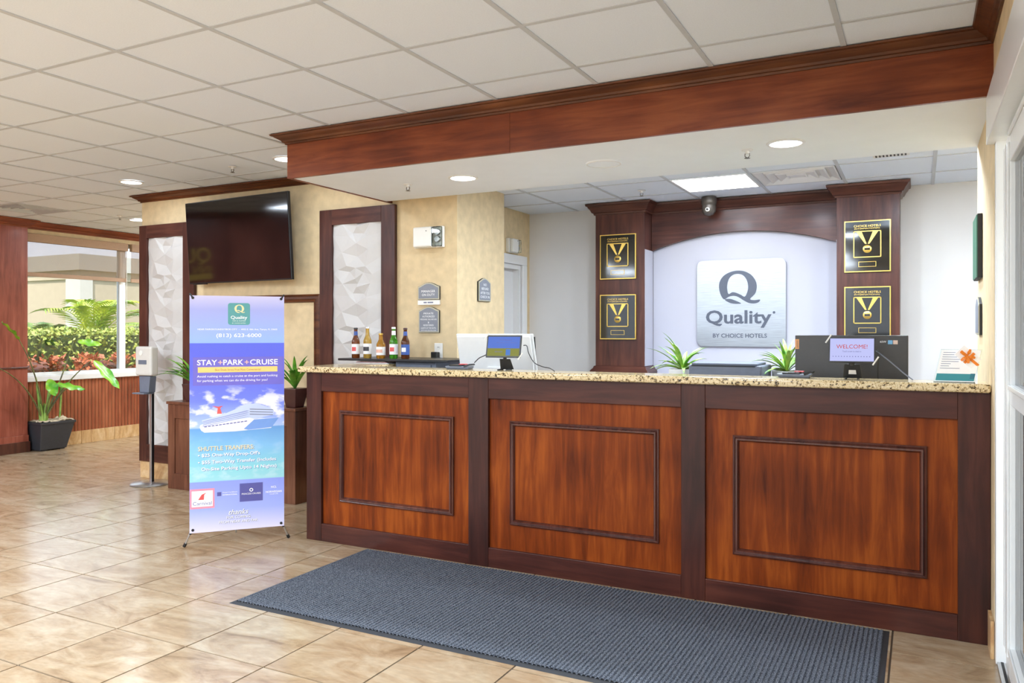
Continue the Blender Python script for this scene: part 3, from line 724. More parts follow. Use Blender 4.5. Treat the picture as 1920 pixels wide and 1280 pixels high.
# strap-leaved plants
def strap_plant(name, loc, pot, n, ln, wd_, lab, seed, mat, grp, elr=(.5,1.35), wall=False):
    r = random.Random(seed)
    p = root(name, loc, lab, 'plant', grp); ph = 0
    if pot:
        kind, w0, w1, ph, pm_ = pot
        if kind == 'sq': MB().frustum((-w0,w0,-w0,w0), 0, (-w1,w1,-w1,w1), ph).build('pot', pm_, p, bevel=.006, **L)
        else: MB().lathe([(w0,0),(w1,ph),(w1*.9,ph),(w1*.85,ph-.02),(0,ph-.02)], (0,0,0), 20).build('pot', pm_, p, smooth=40, **L)
        MB().lathe([(w1*.82,ph-.012),(w1*.5,ph-.004),(0,ph)], (0,0,0), 12).build('soil', M['trunk'], p, **L)
    for k in range(n):
        a = 2*PI*k/n*1.618*1.0+r.uniform(-.4,.4); el = r.uniform(*elr)
        if wall and math.sin(a) > -.1: a = -a
        LL = ln*r.uniform(.7,1.12); w_ = wd_*r.uniform(.75,1.15); dr = r.uniform(.3,.75)
        hd = Vector((math.cos(a),math.sin(a),0)); sd = Vector((-math.sin(a),math.cos(a),0)); vv = []; ff = []; ns = 9
        pos = Vector((0,0,ph-.01)); e = el
        for i in range(ns+1):
            t = i/ns; ww = w_*(math.sin(PI*min(1,t*.92+.1))**.7)*(.98 if t < .95 else .35)
            if i == ns: ww = .0008
            nrm = (hd*-math.sin(e)+Vector((0,0,1))*math.cos(e))
            vv += [pos-sd*ww+nrm*ww*.45, pos, pos+sd*ww+nrm*ww*.45]
            d = hd*math.cos(e)+Vector((0,0,1))*math.sin(e); pos = pos+d*LL/ns; e -= dr*2.1/ns*(.4+1.2*t)
            if i < ns:
                j = i*3; ff += [(j,j+1,j+4,j+3),(j+1,j+2,j+5,j+4)]
        MB().add(vv, ff).build('leaf', mat, p, smooth=60, **L)
    return p
M['pot_brown'] = plain('pot_brown', srgb(70,36,32), .35, noise=.08)
M['pot_white'] = plain('pot_white', srgb(235,235,232), .35, noise=.02)
M['pot_black'] = plain('pot_black', srgb(52,54,60), .5, noise=.1)
strap_plant('dracaena', (-4.640, 5.085, .790), ('sq', .052, .080, .16, M['pot_brown']), 16, .36, .019, 'small strap-leaved plant in a brown pot on the credenza beside the desk', 21, M['leaf_b'], 'plants on the credenza', (.7,1.5), True)
strap_plant('dracaena', (-5.83, 5.085, .790), ('sq', .052, .080, .16, M['pot_brown']), 16, .38, .019, 'strap-leaved plant on the credenza, its leaf tips showing past the banner beside the faceted panel', 22, M['leaf_b'], 'plants on the credenza', (.5,1.3), True)
strap_plant('spider_plant', (-1.315, 4.92, .770), ('rd', .07, .085, .42, M['pot_white']), 34, .25, .013, 'bushy striped plant on the work desk below the pillar side of the metal sign', 31, M['leaf_a'], 'plants behind the counter', (.2,1.4))
strap_plant('spider_plant', (-.70, 4.95, .770), ('rd', .07, .085, .42, M['pot_white']), 30, .26, .013, 'striped plant on the work desk beside the black monitor', 36, M['leaf_a'], 'plants behind the counter', (.2,1.4))

# floor planter with a large-leaved plant by the window
pl = root('floor_planter', (-9.28, 6.0, 0), 'black rectangular planter with tall large-leaved plant standing by the window', 'plant')
B0 = -9.28; B1 = 6.0
MB().frustum((-.165,.055,-.215,.115), .012, (-.172,.100,-.235,.195), .325).build('pot', M['pot_black'], pl, bevel=.008, **L)
MB().box(-.178,.108,-.243,.205,.315,.345).build('pot_rim', M['pot_black'], pl, bevel=.006, **L)
for dy in (-.16,.07): MB().box(-.15,.04,dy-.03,dy+.03,0,.014).build('pot_foot', M['pot_black'], pl, **L)
M['gravel'] = plain('gravel', srgb(200,186,160), .9, noise=.25, nscale=60, bump=.8, bscale=90)
gm = MB(); rr = random.Random(4); nx, ny = 12, 20
gm.add([(-.165+.26*i/nx, -.230+.42*j/ny, .343+rr.uniform(0,.022)+(.05 if 13 < j < 18 and 3 < i < 9 else 0)*rr.random()) for i in range(nx+1) for j in range(ny+1)], [(i*(ny+1)+j,(i+1)*(ny+1)+j,(i+1)*(ny+1)+j+1,i*(ny+1)+j+1) for i in range(nx) for j in range(ny)])
gm.build('gravel', M['gravel'], pl, **L)
def bezier(p0, p1, p2, n=12):
    p0, p1, p2 = Vector(p0), Vector(p1), Vector(p2)
    return [p0*(1-t)**2+p1*2*t*(1-t)+p2*t*t for t in [i/n for i in range(n+1)]]
def paddle(name, base, tip, up, width, m_, fold=.35, droop=.0):
    base, tip = Vector(base), Vector(tip); ax = tip-base; sd = ax.cross(Vector(up)).normalized(); nr = sd.cross(ax.normalized()); vv = []; ff = []; ns = 12
    for i in range(ns+1):
        t = i/ns; w_ = width*max(.01, math.sin(PI*min(1, t*.97+.02))**.75)*(1-.25*t)
        c = base+ax*t-nr*0+Vector((0,0,-droop*t*t)); wv = nr*(.012*math.sin(t*17))
        vv += [c-sd*w_+nr*w_*fold+wv, c-sd*w_*.5+nr*w_*fold*.4, c, c+sd*w_*.5+nr*w_*fold*.4, c+sd*w_+nr*w_*fold-wv]
        if i < ns:
            j = i*5; ff += [(j+k,j+k+1,j+k+6,j+k+5) for k in range(4)]
    return MB().add(vv, ff).build(name, m_, pl, smooth=60, **L)
def w2l(x, y, z): return (x-B0, y-B1, z)
crown_ = (-.03,-.12,.345)
stalks = [(w2l(-9.2,5.52,1.33), w2l(-9.25,5.80,.9)), (w2l(-9.05,5.20,1.02), w2l(-9.2,5.62,.86)), (w2l(-9.2,6.42,1.06), w2l(-9.24,6.05,.78)), (w2l(-9.1,5.86,.72), w2l(-9.24,5.88,.6)), (w2l(-9.12,6.05,.74), w2l(-9.2,5.98,.66)), (w2l(-9.25,6.22,1.3), w2l(-9.25,6.05,.8))]
for tip, mid in stalks:
    MB().tube(bezier(crown_, mid, tip), [.012-.007*i/12 for i in range(13)], 6).build('stalk', M['stalk'], pl, smooth=60, **L)
for k in range(7):
    a = k*.9; MB().tube(bezier((crown_[0]+.02*math.cos(a), crown_[1]+.03*math.sin(a), .35), (crown_[0]+.03*math.cos(a), crown_[1]+.045*math.sin(a), .5), (crown_[0]+.05*math.cos(a), crown_[1]+.08*math.sin(a), .56+.12*(k%3))), [.022-.014*i/12 for i in range(13)], 6).build('sheath', M['stalk_green'], pl, smooth=60, **L)
MB().tube(bezier((.0,.06,.345),(.01,.07,.55),(.0,.08,.76)), .012, 6).build('stalk', M['stalk_green'], pl, smooth=60, **L)
paddle('leaf', w2l(-9.2,5.52,1.33), w2l(-8.98,5.20,1.53), (.5,-.3,1), .045, M['leaf_big'])
paddle('leaf', w2l(-9.12,6.40,1.06), w2l(-8.9,6.60,.70), (1,.1,.35), .085, M['leaf_big'], .25)
paddle('leaf', w2l(-9.12,5.82,.86), w2l(-9.05,5.86,.66), (1,-.3,.1), .075, M['leaf_big'], .2)
paddle('leaf', w2l(-9.12,5.92,.80), w2l(-9.02,6.22,.78), (.6,-.1,.9), .075, M['leaf_big'], -.3, .06)
paddle('leaf', w2l(-9.2,6.24,1.30), w2l(-9.1,6.50,1.26), (.9,-.1,.5), .055, M['leaf_big'], .2)

# hand sanitizer stand
sz = root('hand_sanitizer_stand', (-6.365, 5.04, 0), 'grey hand sanitizer dispenser on a slim steel floor stand', 'sanitizer stand')
MB().lathe([(.175,0),(.178,.008),(.165,.018),(.05,.026),(.0,.026)], (0,0,0), 36).build('base', M['steel'], sz, smooth=40, **L)
MB().box(.00,.030,-.012,.012,.02,1.10).build('pole', M['steel'], sz, bevel=.003, **L)
MB().box(.030,.038,-.012,.012,.02,.90).build('cable_channel', M['black_plastic'], sz, **L)
MB().box(-.105,.115,-.085,.0,1.015,1.285).build('dispenser', plain('disp', srgb(214,212,206), .35, noise=.02), sz, bevel=.02, seg=4, **L)
MB().box(-.055,.055,-.088,-.084,1.12,1.16).build('window', M['grey_plastic'], sz, bevel=.002, **L)
MB().lathe([(.022,0),(.024,.003),(.020,.005)], (-.02,-.090,1.225), 18, 'y').build('badge', M['white_plastic'], sz, **L)
MB().frustum((-.045,.075,-.08,-.005), .86, (-.06,.09,-.075,-.005), 1.01).build('nozzle_hood', M['grey_plastic'], sz, bevel=.004, **L)
MB().box(-.10,.06,-.12,-.0,.845,.858).build('drip_tray', M['grey_plastic'], sz, bevel=.004, **L)

# ------------------------------------------------------------------ X-BANNER
bn = root('x_banner', (-4.040, 3.880, 0), 'tall blue printed banner stand advertising cruise parking, left of the desk', 'banner', rot=(0,0,math.radians(48.4)))
BH, BZ = 1.56, 1.66
m, n, l, b = newmat('banner_print')
tc = n.new('ShaderNodeTexCoord'); sp_ = n.new('ShaderNodeSeparateXYZ'); l.new(tc.outputs['Object'], sp_.inputs[0])
mr = n.new('ShaderNodeMapRange'); mr.inputs[1].default_value = BZ; mr.inputs[2].default_value = BZ-BH; l.new(sp_.outputs['Z'], mr.inputs[0])
V = lambda v: v/BH
rb = ramp(n, [(0,srgb(206,202,236)),(V(.09),srgb(166,172,230)),(V(.315),srgb(150,182,242)),(V(.3165),srgb(92,104,224)),(V(.5),srgb(96,102,222)),(V(.70),srgb(112,128,236)),(V(.874),srgb(176,200,246)),(V(.878),srgb(104,160,222)),(V(1.0),srgb(132,192,236)),(V(1.15),srgb(142,214,224)),(V(1.226),srgb(158,216,226)),(V(1.231),srgb(146,160,240)),(V(1.42),srgb(166,180,244)),(1,srgb(226,222,250))])
l.new(mr.outputs[0], rb.inputs['Fac'])
mpc = n.new('ShaderNodeMapping'); mpc.inputs['Scale'].default_value = (7,1,13); l.new(tc.outputs['Object'], mpc.inputs['Vector'])
nz = n.new('ShaderNodeTexNoise'); nz.inputs['Scale'].default_value = 1.0; nz.inputs['Detail'].default_value = 6; l.new(mpc.outputs[0], nz.inputs['Vector'])
cl = ramp(n, [(.50,(0,0,0,1)),(.60,(1,1,1,1))]); l.new(nz.outputs['Fac'], cl.inputs['Fac'])
band = ramp(n, [(0,(0,0,0,1)),(V(.58),(0,0,0,1)),(V(.68),(.9,.9,.9,1)),(V(.80),(1,1,1,1)),(V(.872),(1,1,1,1)),(V(.876),(.0,.0,.0,1)),(V(1.0),(.10,.10,.10,1)),(V(1.2),(.3,.3,.3,1)),(V(1.228),(0,0,0,1))]); l.new(mr.outputs[0], band.inputs['Fac'])
mu = n.new('ShaderNodeMath'); mu.operation = 'MULTIPLY'; l.new(cl.outputs[0], mu.inputs[0]); l.new(band.outputs[0], mu.inputs[1])
mxx = n.new('ShaderNodeMixRGB'); mxx.inputs[2].default_value = srgb(244,244,250); l.new(mu.outputs[0], mxx.inputs[0]); l.new(rb.outputs[0], mxx.inputs[1]); l.new(mxx.outputs[0], b.inputs['Base Color'])
b.inputs['Roughness'].default_value = .35
M['banner'] = m
def ink(c): return plain('ink', srgb(*c), .4, noise=.02)
INK = {k: ink(v) for k, v in dict(white=(250,250,250), teal=(88,158,160), cream=(240,226,170), peach=(240,190,170), yellow=(250,206,120), brown=(150,110,60), box=(112,104,200), pink=(244,150,172), red=(222,90,90), hull=(236,238,250), hull2=(196,208,240), deck=(150,160,210), bow=(120,160,226), navy=(90,90,160), grey=(120,126,150), shadow=(90,130,190), slate=(70,76,90), dark=(60,60,66)).items()}
fab = MB().box(-.30,.30,0,.0012,BZ-BH,BZ).build('banner_sheet', M['banner'], bn, **L)
O = (-.30, 0, BZ)
def ban(name, flat, c, x, v, d=.0006):
    put(MB(), flat, O, (1,0,0), (0,0,1), (x,-v), d).build(name, INK[c], fab, **L)
def rect2(w, h): return poly2d([[(-w/2,-h/2),(w/2,-h/2),(w/2,h/2),(-w/2,h/2)]])
def btext(body, c, x, v, w, h, d=.0009, align='CENTER', bold=.0, shear=0, shadow=None):
    t = text2d(body, w, h, bold, shear, align=align)
    if shadow: ban('print', t, shadow, x+.003, v+.003, d-.0002)
    ban('lettering', t, c, x, v, d)
# the plain round-tailed letter mark used on plate and banner (outer body, counter, swash)
QB = smooth2d([(440,586),(396,520),(378,430),(392,355),(440,292),(520,250),(605,237),(690,250),(765,295),(815,365),(830,440),(812,520),(752,586),(800,601),(868,597),(850,628),(800,642),(735,634),(672,600),(610,560),(555,545),(495,556)])
QH = smooth2d([(494,520),(478,460),(480,400),(500,335),(545,290),(603,278),(660,292),(704,340),(726,410),(724,480),(690,556),(640,532),(585,508),(540,500)])
QL = smooth2d([(450,590),(495,580),(550,592),(645,637),(595,644),(535,638),(485,618)])
def qmark(w):
    f = lambda pts: [((x-622)/490*w, -(y-440)/490*w) for x, y in pts]
    a = poly2d([f(QB), f(QH)]); c = poly2d([f(QL)]); k = len(a[0])
    return a[0]+c[0], a[1]+[tuple(i+k for i in t) for t in c[1]]
ban('logo_tile', poly2d([rrect(.140,.146,.016)]), 'teal', .308, .120, .0006)
ban('emblem', qmark(.066), 'cream', .312, .085, .0010)
btext('Quality', 'white', .308, .146, .105, .028, bold=.012)
btext('INN & SUITES', 'white', .308, .166, .082, .007); btext('BY CHOICE HOTELS', 'white', .308, .181, .086, .006)
btext('NEAR FAIRGROUNDS/YBOR CITY  -  4955 E 18th Ave, Tampa, FL 33605', 'white', .302, .224, .505, .014, bold=.01)
btext('(813) 623-6000', 'white', .308, .266, .286, .032, bold=.01)
ban('text_box', rect2(.575,.187), 'box', .308, .500, .0005)
btext('STAY', 'white', .046, .442, .124, .036, align='LEFT', bold=.015); btext('+', 'peach', .190, .442, .028, .026, bold=.01)
btext('PARK', 'white', .208, .442, .128, .036, align='LEFT', bold=.015); btext('+', 'peach', .357, .442, .028, .026, bold=.01)
btext('CRUISE', 'white', .378, .442, .180, .036, align='LEFT', bold=.015)
ban('yellow_bar', rect2(.505,.036), 'yellow', .303, .490, .0008)
btext('Best Deals Stress Free Most Convenience!', 'brown', .303, .491, .29, .014, .0012)
btext('Avoid rushing to catch a cruise at the port and looking', 'white', .046, .535, .510, .019, align='LEFT')
btext('for parking when we can do the driving for you!', 'white', .046, .564, .445, .019, align='LEFT')
sx = lambda x: (x-110)/1260*.6; sv = lambda y: -((y+1184)/2006)
ship = lambda pts: poly2d([[(sx(x), sv(y)) for x, y in pts]])
ban('hull', ship([(240,560),(260,600),(300,628),(700,628),(1190,600),(1295,465),(960,470),(900,440),(300,505),(245,530)]), 'hull', 0, 0, .0007)
ban('bow', ship([(960,478),(1295,465),(1200,590),(880,615),(820,600)]), 'bow', 0, 0, .0008)
ban('decks', ship([(265,465),(560,390),(860,270),(1000,262),(1130,310),(1225,355),(1225,420),(960,470),(900,450),(290,515)]), 'hull2', 0, 0, .0009)
for k in range(4): ban('deck_stripe', ship([(275,482+k*20),(860-k*4,352+k*28),(900,360+k*24),(285,490+k*20)]), 'deck', 0, 0, .0011)
for k in range(3): ban('deck_stripe', ship([(900,330+k*34),(1215,350+k*34),(1215,360+k*34),(900,342+k*34)]), 'grey', 0, 0, .0011)
for k in range(12): ban('porthole', ship([(300+k*48,548-k*5),(336+k*48,544-k*5),(336+k*48,556-k*5),(300+k*48,560-k*5)]), 'navy', 0, 0, .0011)
ban('funnel', ship([(465,385),(475,310),(400,278),(480,290),(545,280),(508,310),(530,385)]), 'red', 0, 0, .0011)
for t, v, w_ in (('SHUTTLE TRANFERS:',1.010,.352),('\u2022 $25 One-Way Drop-Off\'s',1.056,.390),('\u2022 $55 Two-Way Transfer (Includes',1.102,.495),('   On-Site Parking Upto 14 Nights)',1.148,.478)):
    btext(t.strip(), 'cream' if 'SHUT' in t else 'white', .052 if not t.startswith('   ') else .072, v, w_, .029, align='LEFT', bold=.012, shadow='shadow')
ban('logo_border', rect2(.152,.130), 'pink', .078, 1.338, .0006); ban('logo_card', rect2(.130,.104), 'white', .078, 1.338, .0008)
ban('funnel_mark', poly2d([[(-.026,-.02),(-.004,.014),(.026,.026),(.012,.012),(.010,-.02)]]), 'red', .078, 1.325, .0010)
btext('Carnival', 'navy', .078, 1.368, .116, .024, .0010)
ban('logo_crest', rect2(.026,.026), 'navy', .183, 1.315, .0007); btext('Royal Caribbean', 'white', .205, 1.307, .092, .010, align='LEFT'); btext('INTERNATIONAL', 'white', .205, 1.322, .092, .008, align='LEFT', bold=.02)
ban('logo_card', rect2(.148,.122), 'navy', .386, 1.315, .0006); ban('logo_ring', poly2d([[(.012*math.cos(2*PI*i/20), .012*math.sin(2*PI*i/20)) for i in range(20)], [(.007*math.cos(2*PI*i/20), .007*math.sin(2*PI*i/20)) for i in range(20)]]), 'white', .386, 1.300, .0009)
btext('PRINCESS CRUISES', 'white', .386, 1.325, .122, .011)
btext('NCL', 'white', .532, 1.290, .036, .014, bold=.02); btext('NORWEGIAN', 'white', .532, 1.322, .104, .014, bold=.02); btext('CRUISE LINE', 'white', .532, 1.338, .055, .007)
btext('thanks', 'white', .305, 1.440, .125, .034, shear=.35, shadow='grey'); btext('FOR COMING', 'white', .305, 1.474, .150, .017, shadow='grey'); btext('FROM NEAR AND FAR', 'white', .305, 1.503, .245, .017, shadow='grey')
for x in (-.28,.28):
    for z in (BZ-.016, BZ-BH+.02):
        MB().lathe([(.009,-.003),(.009,.002),(.004,.002)], (x,0,z), 14, 'y').build('grommet', M['black_matte'], bn, smooth=40, **L)
for s_ in (-1,1):
    MB().tube([(s_*.30,.012,BZ+.012),(s_*.15,.055,1.25),(-s_*.02,.07,.75)], .005, 6).build('pole', M['black_matte'], bn, **L)
    MB().tube([(s_*.30,.012,BZ+.012),(s_*.282,-.004,BZ-.012)], .006, 6).build('hook', M['black_matte'], bn, **L)
    MB().tube([(-s_*.02,.07,.75),(s_*.28,.015,.13)], .005, 6).build('pole', M['black_matte'], bn, **L)
    MB().tube([(s_*.288,.010,.135),(s_*.296,.014,.09)], .008, 8).build('leg_joint', M['black_matte'], bn, **L)
    lg = MB().tube([(s_*.292,.012,.11),(s_*.330,.035,.016)], .0065, 8).build('leg', M['steel'], bn, **L)
    MB().tube([(s_*.324,.031,.030),(s_*.334,.037,.0085)], .0105, 8).build('rubber_foot', M['black_plastic'], lg, **L)
MB().tube([(0,.07,.75),(0,.30,.012)], .006, 8).build('leg', M['steel'], bn, **L)
MB().lathe([(0,-.03),(.03,-.03),(.03,.03),(0,.03)], (0,.07,.75), 12, 'y').build('hub', M['black_plastic'], bn, **L)

# ------------------------------------------------------------------ WALL FITTINGS ON THE BEIGE WALL
def exit_light(name, loc, rz, lab, w=.265, h=.165):
    e = root(name, loc, lab, 'emergency light', rot=(0,0,rz))
    MB().box(-w/2,w/2,-.035,0,-h/2,h/2).build('back_box', M['white_plastic'], e, bevel=.006, **L)
    MB().box(-w/2+.012,w*.18,-.075,-.035,-h/2+.004,h/2-.004).build('cover', M['white_plastic'], e, bevel=.012, **L)
    MB().box(w*.18,w/2,-.070,-.035,-h/2+.006,h/2-.006).build('lens_cover', M['acrylic'], e, bevel=.008, **L)
    for z in (.035,-.02): MB().lathe([(0,-.058),(.022,-.056),(.026,-.04),(.014,-.036)], (w*.34,0,z), 14, 'y').build('lamp', M['steel'], e, smooth=40, **L)
    MB().lathe([(.004,-.077),(.004,-.074)], (w*.02,0,.045), 8, 'y').build('test_button', M['black_plastic'], e, **L)
exit_light('emergency_light', (-3.396, YW-.001, 2.158), 0, 'white twin-lamp emergency light on the beige wall above the grey signs')
exit_light('emergency_light', (-3.489, 6.80, 2.245), PI/2, 'emergency light above the white door in the office recess', .20, .135)
exit_light('emergency_light', (-6.751, 5.42, 2.56), -PI/2, 'white emergency light seen edge-on at the corner of the panelled wall', .24, .15)
M['sign_grey'] = plain('sign_grey', srgb(132,136,146), .5, noise=.04, nscale=60)
M['sign_rim'] = plain('sign_rim', srgb(190,184,160), .45, noise=.04)
def arch_sign(name, o, u, w, h, lines, lab, strip=None, rise=.16):
    o = Vector(o); u = Vector(u); n_ = u.cross(Vector((0,0,1)))
    r = root(name, o, lab, 'sign', 'grey arched wall signs')
    def outline(k):
        a, hh = w/2-k, h-2*k; pts = [(-a,k),(a,k),(a,h-k-rise*w)]
        for i in range(1,10):
            t = i/10; pts.append((a-2*a*t, h-k-rise*w+rise*w*(math.sin(PI*t)**1.3)))
        pts.append((-a,h-k-rise*w)); return pts
    slab(MB(), outline(0), o, u, (0,0,1), (0,0), 0, .012).build('backing', M['black_matte'], r)
    slab(MB(), outline(.002), o, u, (0,0,1), (0,0), .012, .016).build('rim', M['sign_rim'], r)
    slab(MB(), outline(.010), o, u, (0,0,1), (0,0), .016, .018).build('face', M['sign_grey'], r)
    for t, z, lw, lh in lines:
        put(MB(), text2d(t, lw, lh), o, u, (0,0,1), (0,z), .0186).build('lettering', INK['white'], r)
    if strip:
        slab(MB(), [(-w/2,0),(w/2,0),(w/2,strip),(-w/2,strip)], o, u, (0,0,1), (0,-strip-.004), 0, .016).build('name_strip', M['white_plastic'], r)
        for dx, ww in ((-.03,.030),(.018,.052)): put(MB(), poly2d([[(-ww/2,-.005),(ww/2,-.005),(ww/2,.005),(-ww/2,.005)]]), o, u, (0,0,1), (dx,-strip/2-.004), .0166).build('print', INK['grey'], r)
arch_sign('wall_sign', (-3.407, YW-.001, 1.672), (1,0,0), .200, .135, [('MANAGER',.066,.128,.018),('ON DUTY',.038,.118,.018)], 'grey arched sign reading MANAGER ON DUTY with white name strip', .036)
arch_sign('wall_sign', (-3.405, YW-.001, 1.414), (1,0,0), .190, .205, [('PRIVATE',.150,.09,.014),('AUTHORIZED',.127,.115,.014),('PERSONNEL ONLY BEYOND',.104,.150,.011),('&',.080,.012,.014),('REGISTERED',.058,.095,.013),('GUESTS OF THE HOTEL',.036,.140,.012),('WITH VALID IDENTIFICATION',.017,.140,.009)], 'tall grey arched sign with several lines of text, below the manager sign')
arch_sign('wall_sign', (-3.155, 5.66, 1.668), (0,1,0), .200, .190, [('NO',.135,.05,.020),('REFUND',.102,.115,.020),('AFTER YOU',.068,.150,.020),('CHECK IN',.036,.150,.020)], 'grey arched sign on the narrow return wall beside the office recess')
ol = root('wall_outlet', (-3.322, YW, 1.213), 'white wall outlet with black adapter plugged in, above the counter', 'outlet')
box('cover_plate', M['white_plastic'], ol, -3.360, -3.284, YW-.006, YW-.0005, 1.213, 1.333, bevel=.003)
for z in (1.300, 1.247): 
    so = MB().lathe([(.017,-.008),(.017,-.005)], (-3.322,YW,z), 16, 'y').build('socket', M['white_plastic'], ol)
    for dx in (-.006,.006): box('slot', M['black_matte'], so, -3.322+dx-.0015, -3.322+dx+.0015, YW-.009, YW-.0078, z-.005, z+.006)
box('adapter', M['black_plastic'], ol, -3.366, -3.306, YW-.05, YW-.009, 1.208, 1.265, bevel=.006)

# ------------------------------------------------------------------ ON AND BEHIND THE COUNTER
GZ = 1.185
pb = root('printer_cabinet', (-3.30, 4.98, .77), 'grey office printer behind the counter carrying the black bottle shelf', 'printer')
box('body', M['grey_plastic'], pb, -3.412, -3.06, 4.80, 5.20, .77, 1.205, bevel=.006)
box('paper_tray', M['grey_plastic'], pb, -3.40, -3.10, 4.79, 4.80, 1.13, 1.185, bevel=.003)
box('tray_handle', M['black_plastic'], pb, -3.27, -3.24, 4.785, 4.79, 1.15, 1.165)
bs = tag(box('bottle_shelf', M['black_plastic'], None, -3.90, -2.93, 4.74, 5.205, 1.205, 1.222, bevel=.003), 'thin black board carrying the beer bottles behind the counter', 'shelf')
pp = root('paper_stack', (-3.62, 4.9, GZ), 'loose papers with red edges lying under the bottle shelf', 'papers')
for k in range(4): MB().box(-.16+.01*k,.16-.012*k,-.12,.12,.0001+.004*k,.0035+.004*k).build('sheet', INK['pink'] if k == 2 else INK['white'], pp, local=True)
def glassmat(nm, c, tr=.7):
    return plain(nm, c, .08, trans=tr, spec=.6, noise=.08, nscale=8)
BM = dict(brown=glassmat('brown_glass', srgb(150,82,30)), clear=glassmat('clear_glass', srgb(232,190,90),.6), amber=glassmat('amber_glass', srgb(226,160,60),.6), green=glassmat('green_glass', srgb(90,190,50)), dkbrown=glassmat('dark_brown_glass', srgb(120,64,26)))
def bottle(x, g_, h, r, neck, cap, lab1, lab2, ncol, label):
    t = root('beer_bottle', (x, 4.85, 1.222), label, 'bottle', 'beer bottles on the black shelf')
    k = h/.225
    pr = [(r*.86,0),(r,.006),(r,.118*k),(r*.96,.130*k),(r*.62,.155*k),(r*.46,.172*k),(r*.42,.210*k),(r*.45,.212*k),(r*.45,.222*k),(0,.222*k)]
    MB().lathe(pr, (0,0,0), 22).build('glass', g_, t, smooth=45, **L)
    lb = MB().lathe([(r+.0006,.030*k),(r+.0006,.105*k)], (0,0,0), 22); lb.f = [f for f in lb.f if len(f) == 4]
    q = lb.build('label', lab1, t, smooth=60, **L)
    l2 = MB().lathe([(r+.0010,.052*k),(r+.0010,.082*k)], (0,0,0), 22); l2.f = [f for f in l2.f if len(f) == 4 and min(f) % 22 in ((15,16,17,18) if ncol else (14,15,16,17,18,19))]
    l2.build('label_mark', lab2, q, smooth=60, **L)
    if ncol: 
        l3 = MB().lathe([(r*.50,.170*k),(r*.45,.200*k)], (0,0,0), 18); l3.f = [f for f in l3.f if len(f) == 4]; l3.build('neck_label', ncol, t, smooth=60, **L)
    MB().lathe([(r*.50,.214*k),(r*.50,.224*k),(r*.42,.227*k),(0,.227*k)], (0,0,0), 18).build('cap', cap, t, smooth=40, **L)
blue = ink((60,90,160)); 
bottle(-3.817, BM['brown'], .228, .031, 0, M['black_plastic'], INK['white'], INK['red'], blue, 'brown beer bottle with white and red label, first of the shelf')
bottle(-3.706, BM['clear'], .236, .031, 0, M['steel'], INK['white'], INK['dark'], None, 'slim pale golden beer bottle with white and black label')
bottle(-3.582, BM['amber'], .186, .034, 0, M['gold'], INK['white'], INK['peach'], None, 'short amber bottle with plain white label, lowest of the five')
bottle(-3.465, BM['green'], .232, .031, 0, INK['white'], INK['white'], INK['red'], INK['white'], 'green beer bottle with white and red label')
bottle(-3.360, BM['dkbrown'], .226, .031, 0, M['pot_brown'], blue, INK['white'], blue, 'dark brown beer bottle with blue label beside the outlet')

# white monitor seen from behind
wm_ = root('white_monitor', (-2.555, 4.80, .79), 'white desktop monitor seen from the back behind the counter', 'monitor', rot=(math.radians(6),0,0))
M['mon_white'] = plain('mon_white', srgb(226,229,230), .35, noise=.015)
MB().prism([(-.30,0,.62),(.29,0,.62),(.315,0,.30),(-.275,0,.30)], (0,.012,0)).build('front_bezel', M['mon_white'], wm_, bevel=.004, **L)
MB().prism([(-.288,-.018,.608),(.278,-.018,.608),(.300,-.018,.31),(-.262,-.018,.31)], (0,.018,0)).build('back_shell', M['mon_white'], wm_, bevel=.008, **L)
MB().box(-.05,.07,-.045,-.005,.02,.40).build('stand_neck', M['mon_white'], wm_, bevel=.004, **L)
MB().box(-.13,.15,-.12,.08,.0,.016).build('stand_base', M['mon_white'], wm_, bevel=.004, **L)
MB().box(-.27,.30,.0115,.014,.34,.60).build('screen', M['screen_off'], wm_, **L)

# black all-in-one seen from behind
am = root('black_monitor', (-.338, 4.72, .77), 'wide black all-in-one computer seen from the back with small stickers', 'monitor')
M['aio'] = plain('aio', srgb(58,56,54), .32, noise=.06, nscale=50)
MB().box(-.283,.283,-.012,.012,.30,.632).build('back_cover', M['aio'], am, bevel=.004, **L)
MB().box(-.275,.275,.012,.016,.31,.625).build('screen', M['screen_off'], am, **L)
MB().box(-.10,.10,-.010,.03,.02,.36).build('stand_neck', M['aio'], am, bevel=.004, **L)
MB().box(-.15,.15,-.11,.11,0,.018).build('stand_base', M['aio'], am, bevel=.004, **L)
MB().box(-.283,-.262,-.0130,-.0122,.555,.61).build('orange_label', ink((214,150,90)), am, **L)
put(MB(), text2d('Lenovo', .040, .010), (-.2725,-.0135,.582), (0,0,1), (-1,0,0)).build('lettering', INK['dark'], am, **L)
for x, c, w_ in ((.186,(110,170,214),.022),(.211,(214,190,178),.022)): MB().box(x,x+w_,-.0130,-.0122,.585,.606).build('sticker', ink(c), am, **L)
put(MB(), text2d('65W', .030, .010), (.163,-.0135,.598)).build('lettering', INK['white'], am, **L)
# small office printer
pr_ = root('desk_printer', (-1.0, 4.80, .77), 'low grey printer behind the counter between the two striped plants', 'printer')
MB().box(-.215,.205,-.12,.20,0,.455).build('body', M['grey_plastic'], pr_, bevel=.008, **L)
MB().box(-.20,.175,-.115,.19,.455,.468).build('scanner_lid', M['grey_plastic'], pr_, bevel=.004, **L)
MB().box(-.20,.165,-.122,-.11,.448,.454).build('lid_gap', M['black_matte'], pr_, **L)
MB().box(-.195,.195,-.124,-.119,.36,.432).build('front_cover', M['grey_plastic'], pr_, bevel=.002, **L)

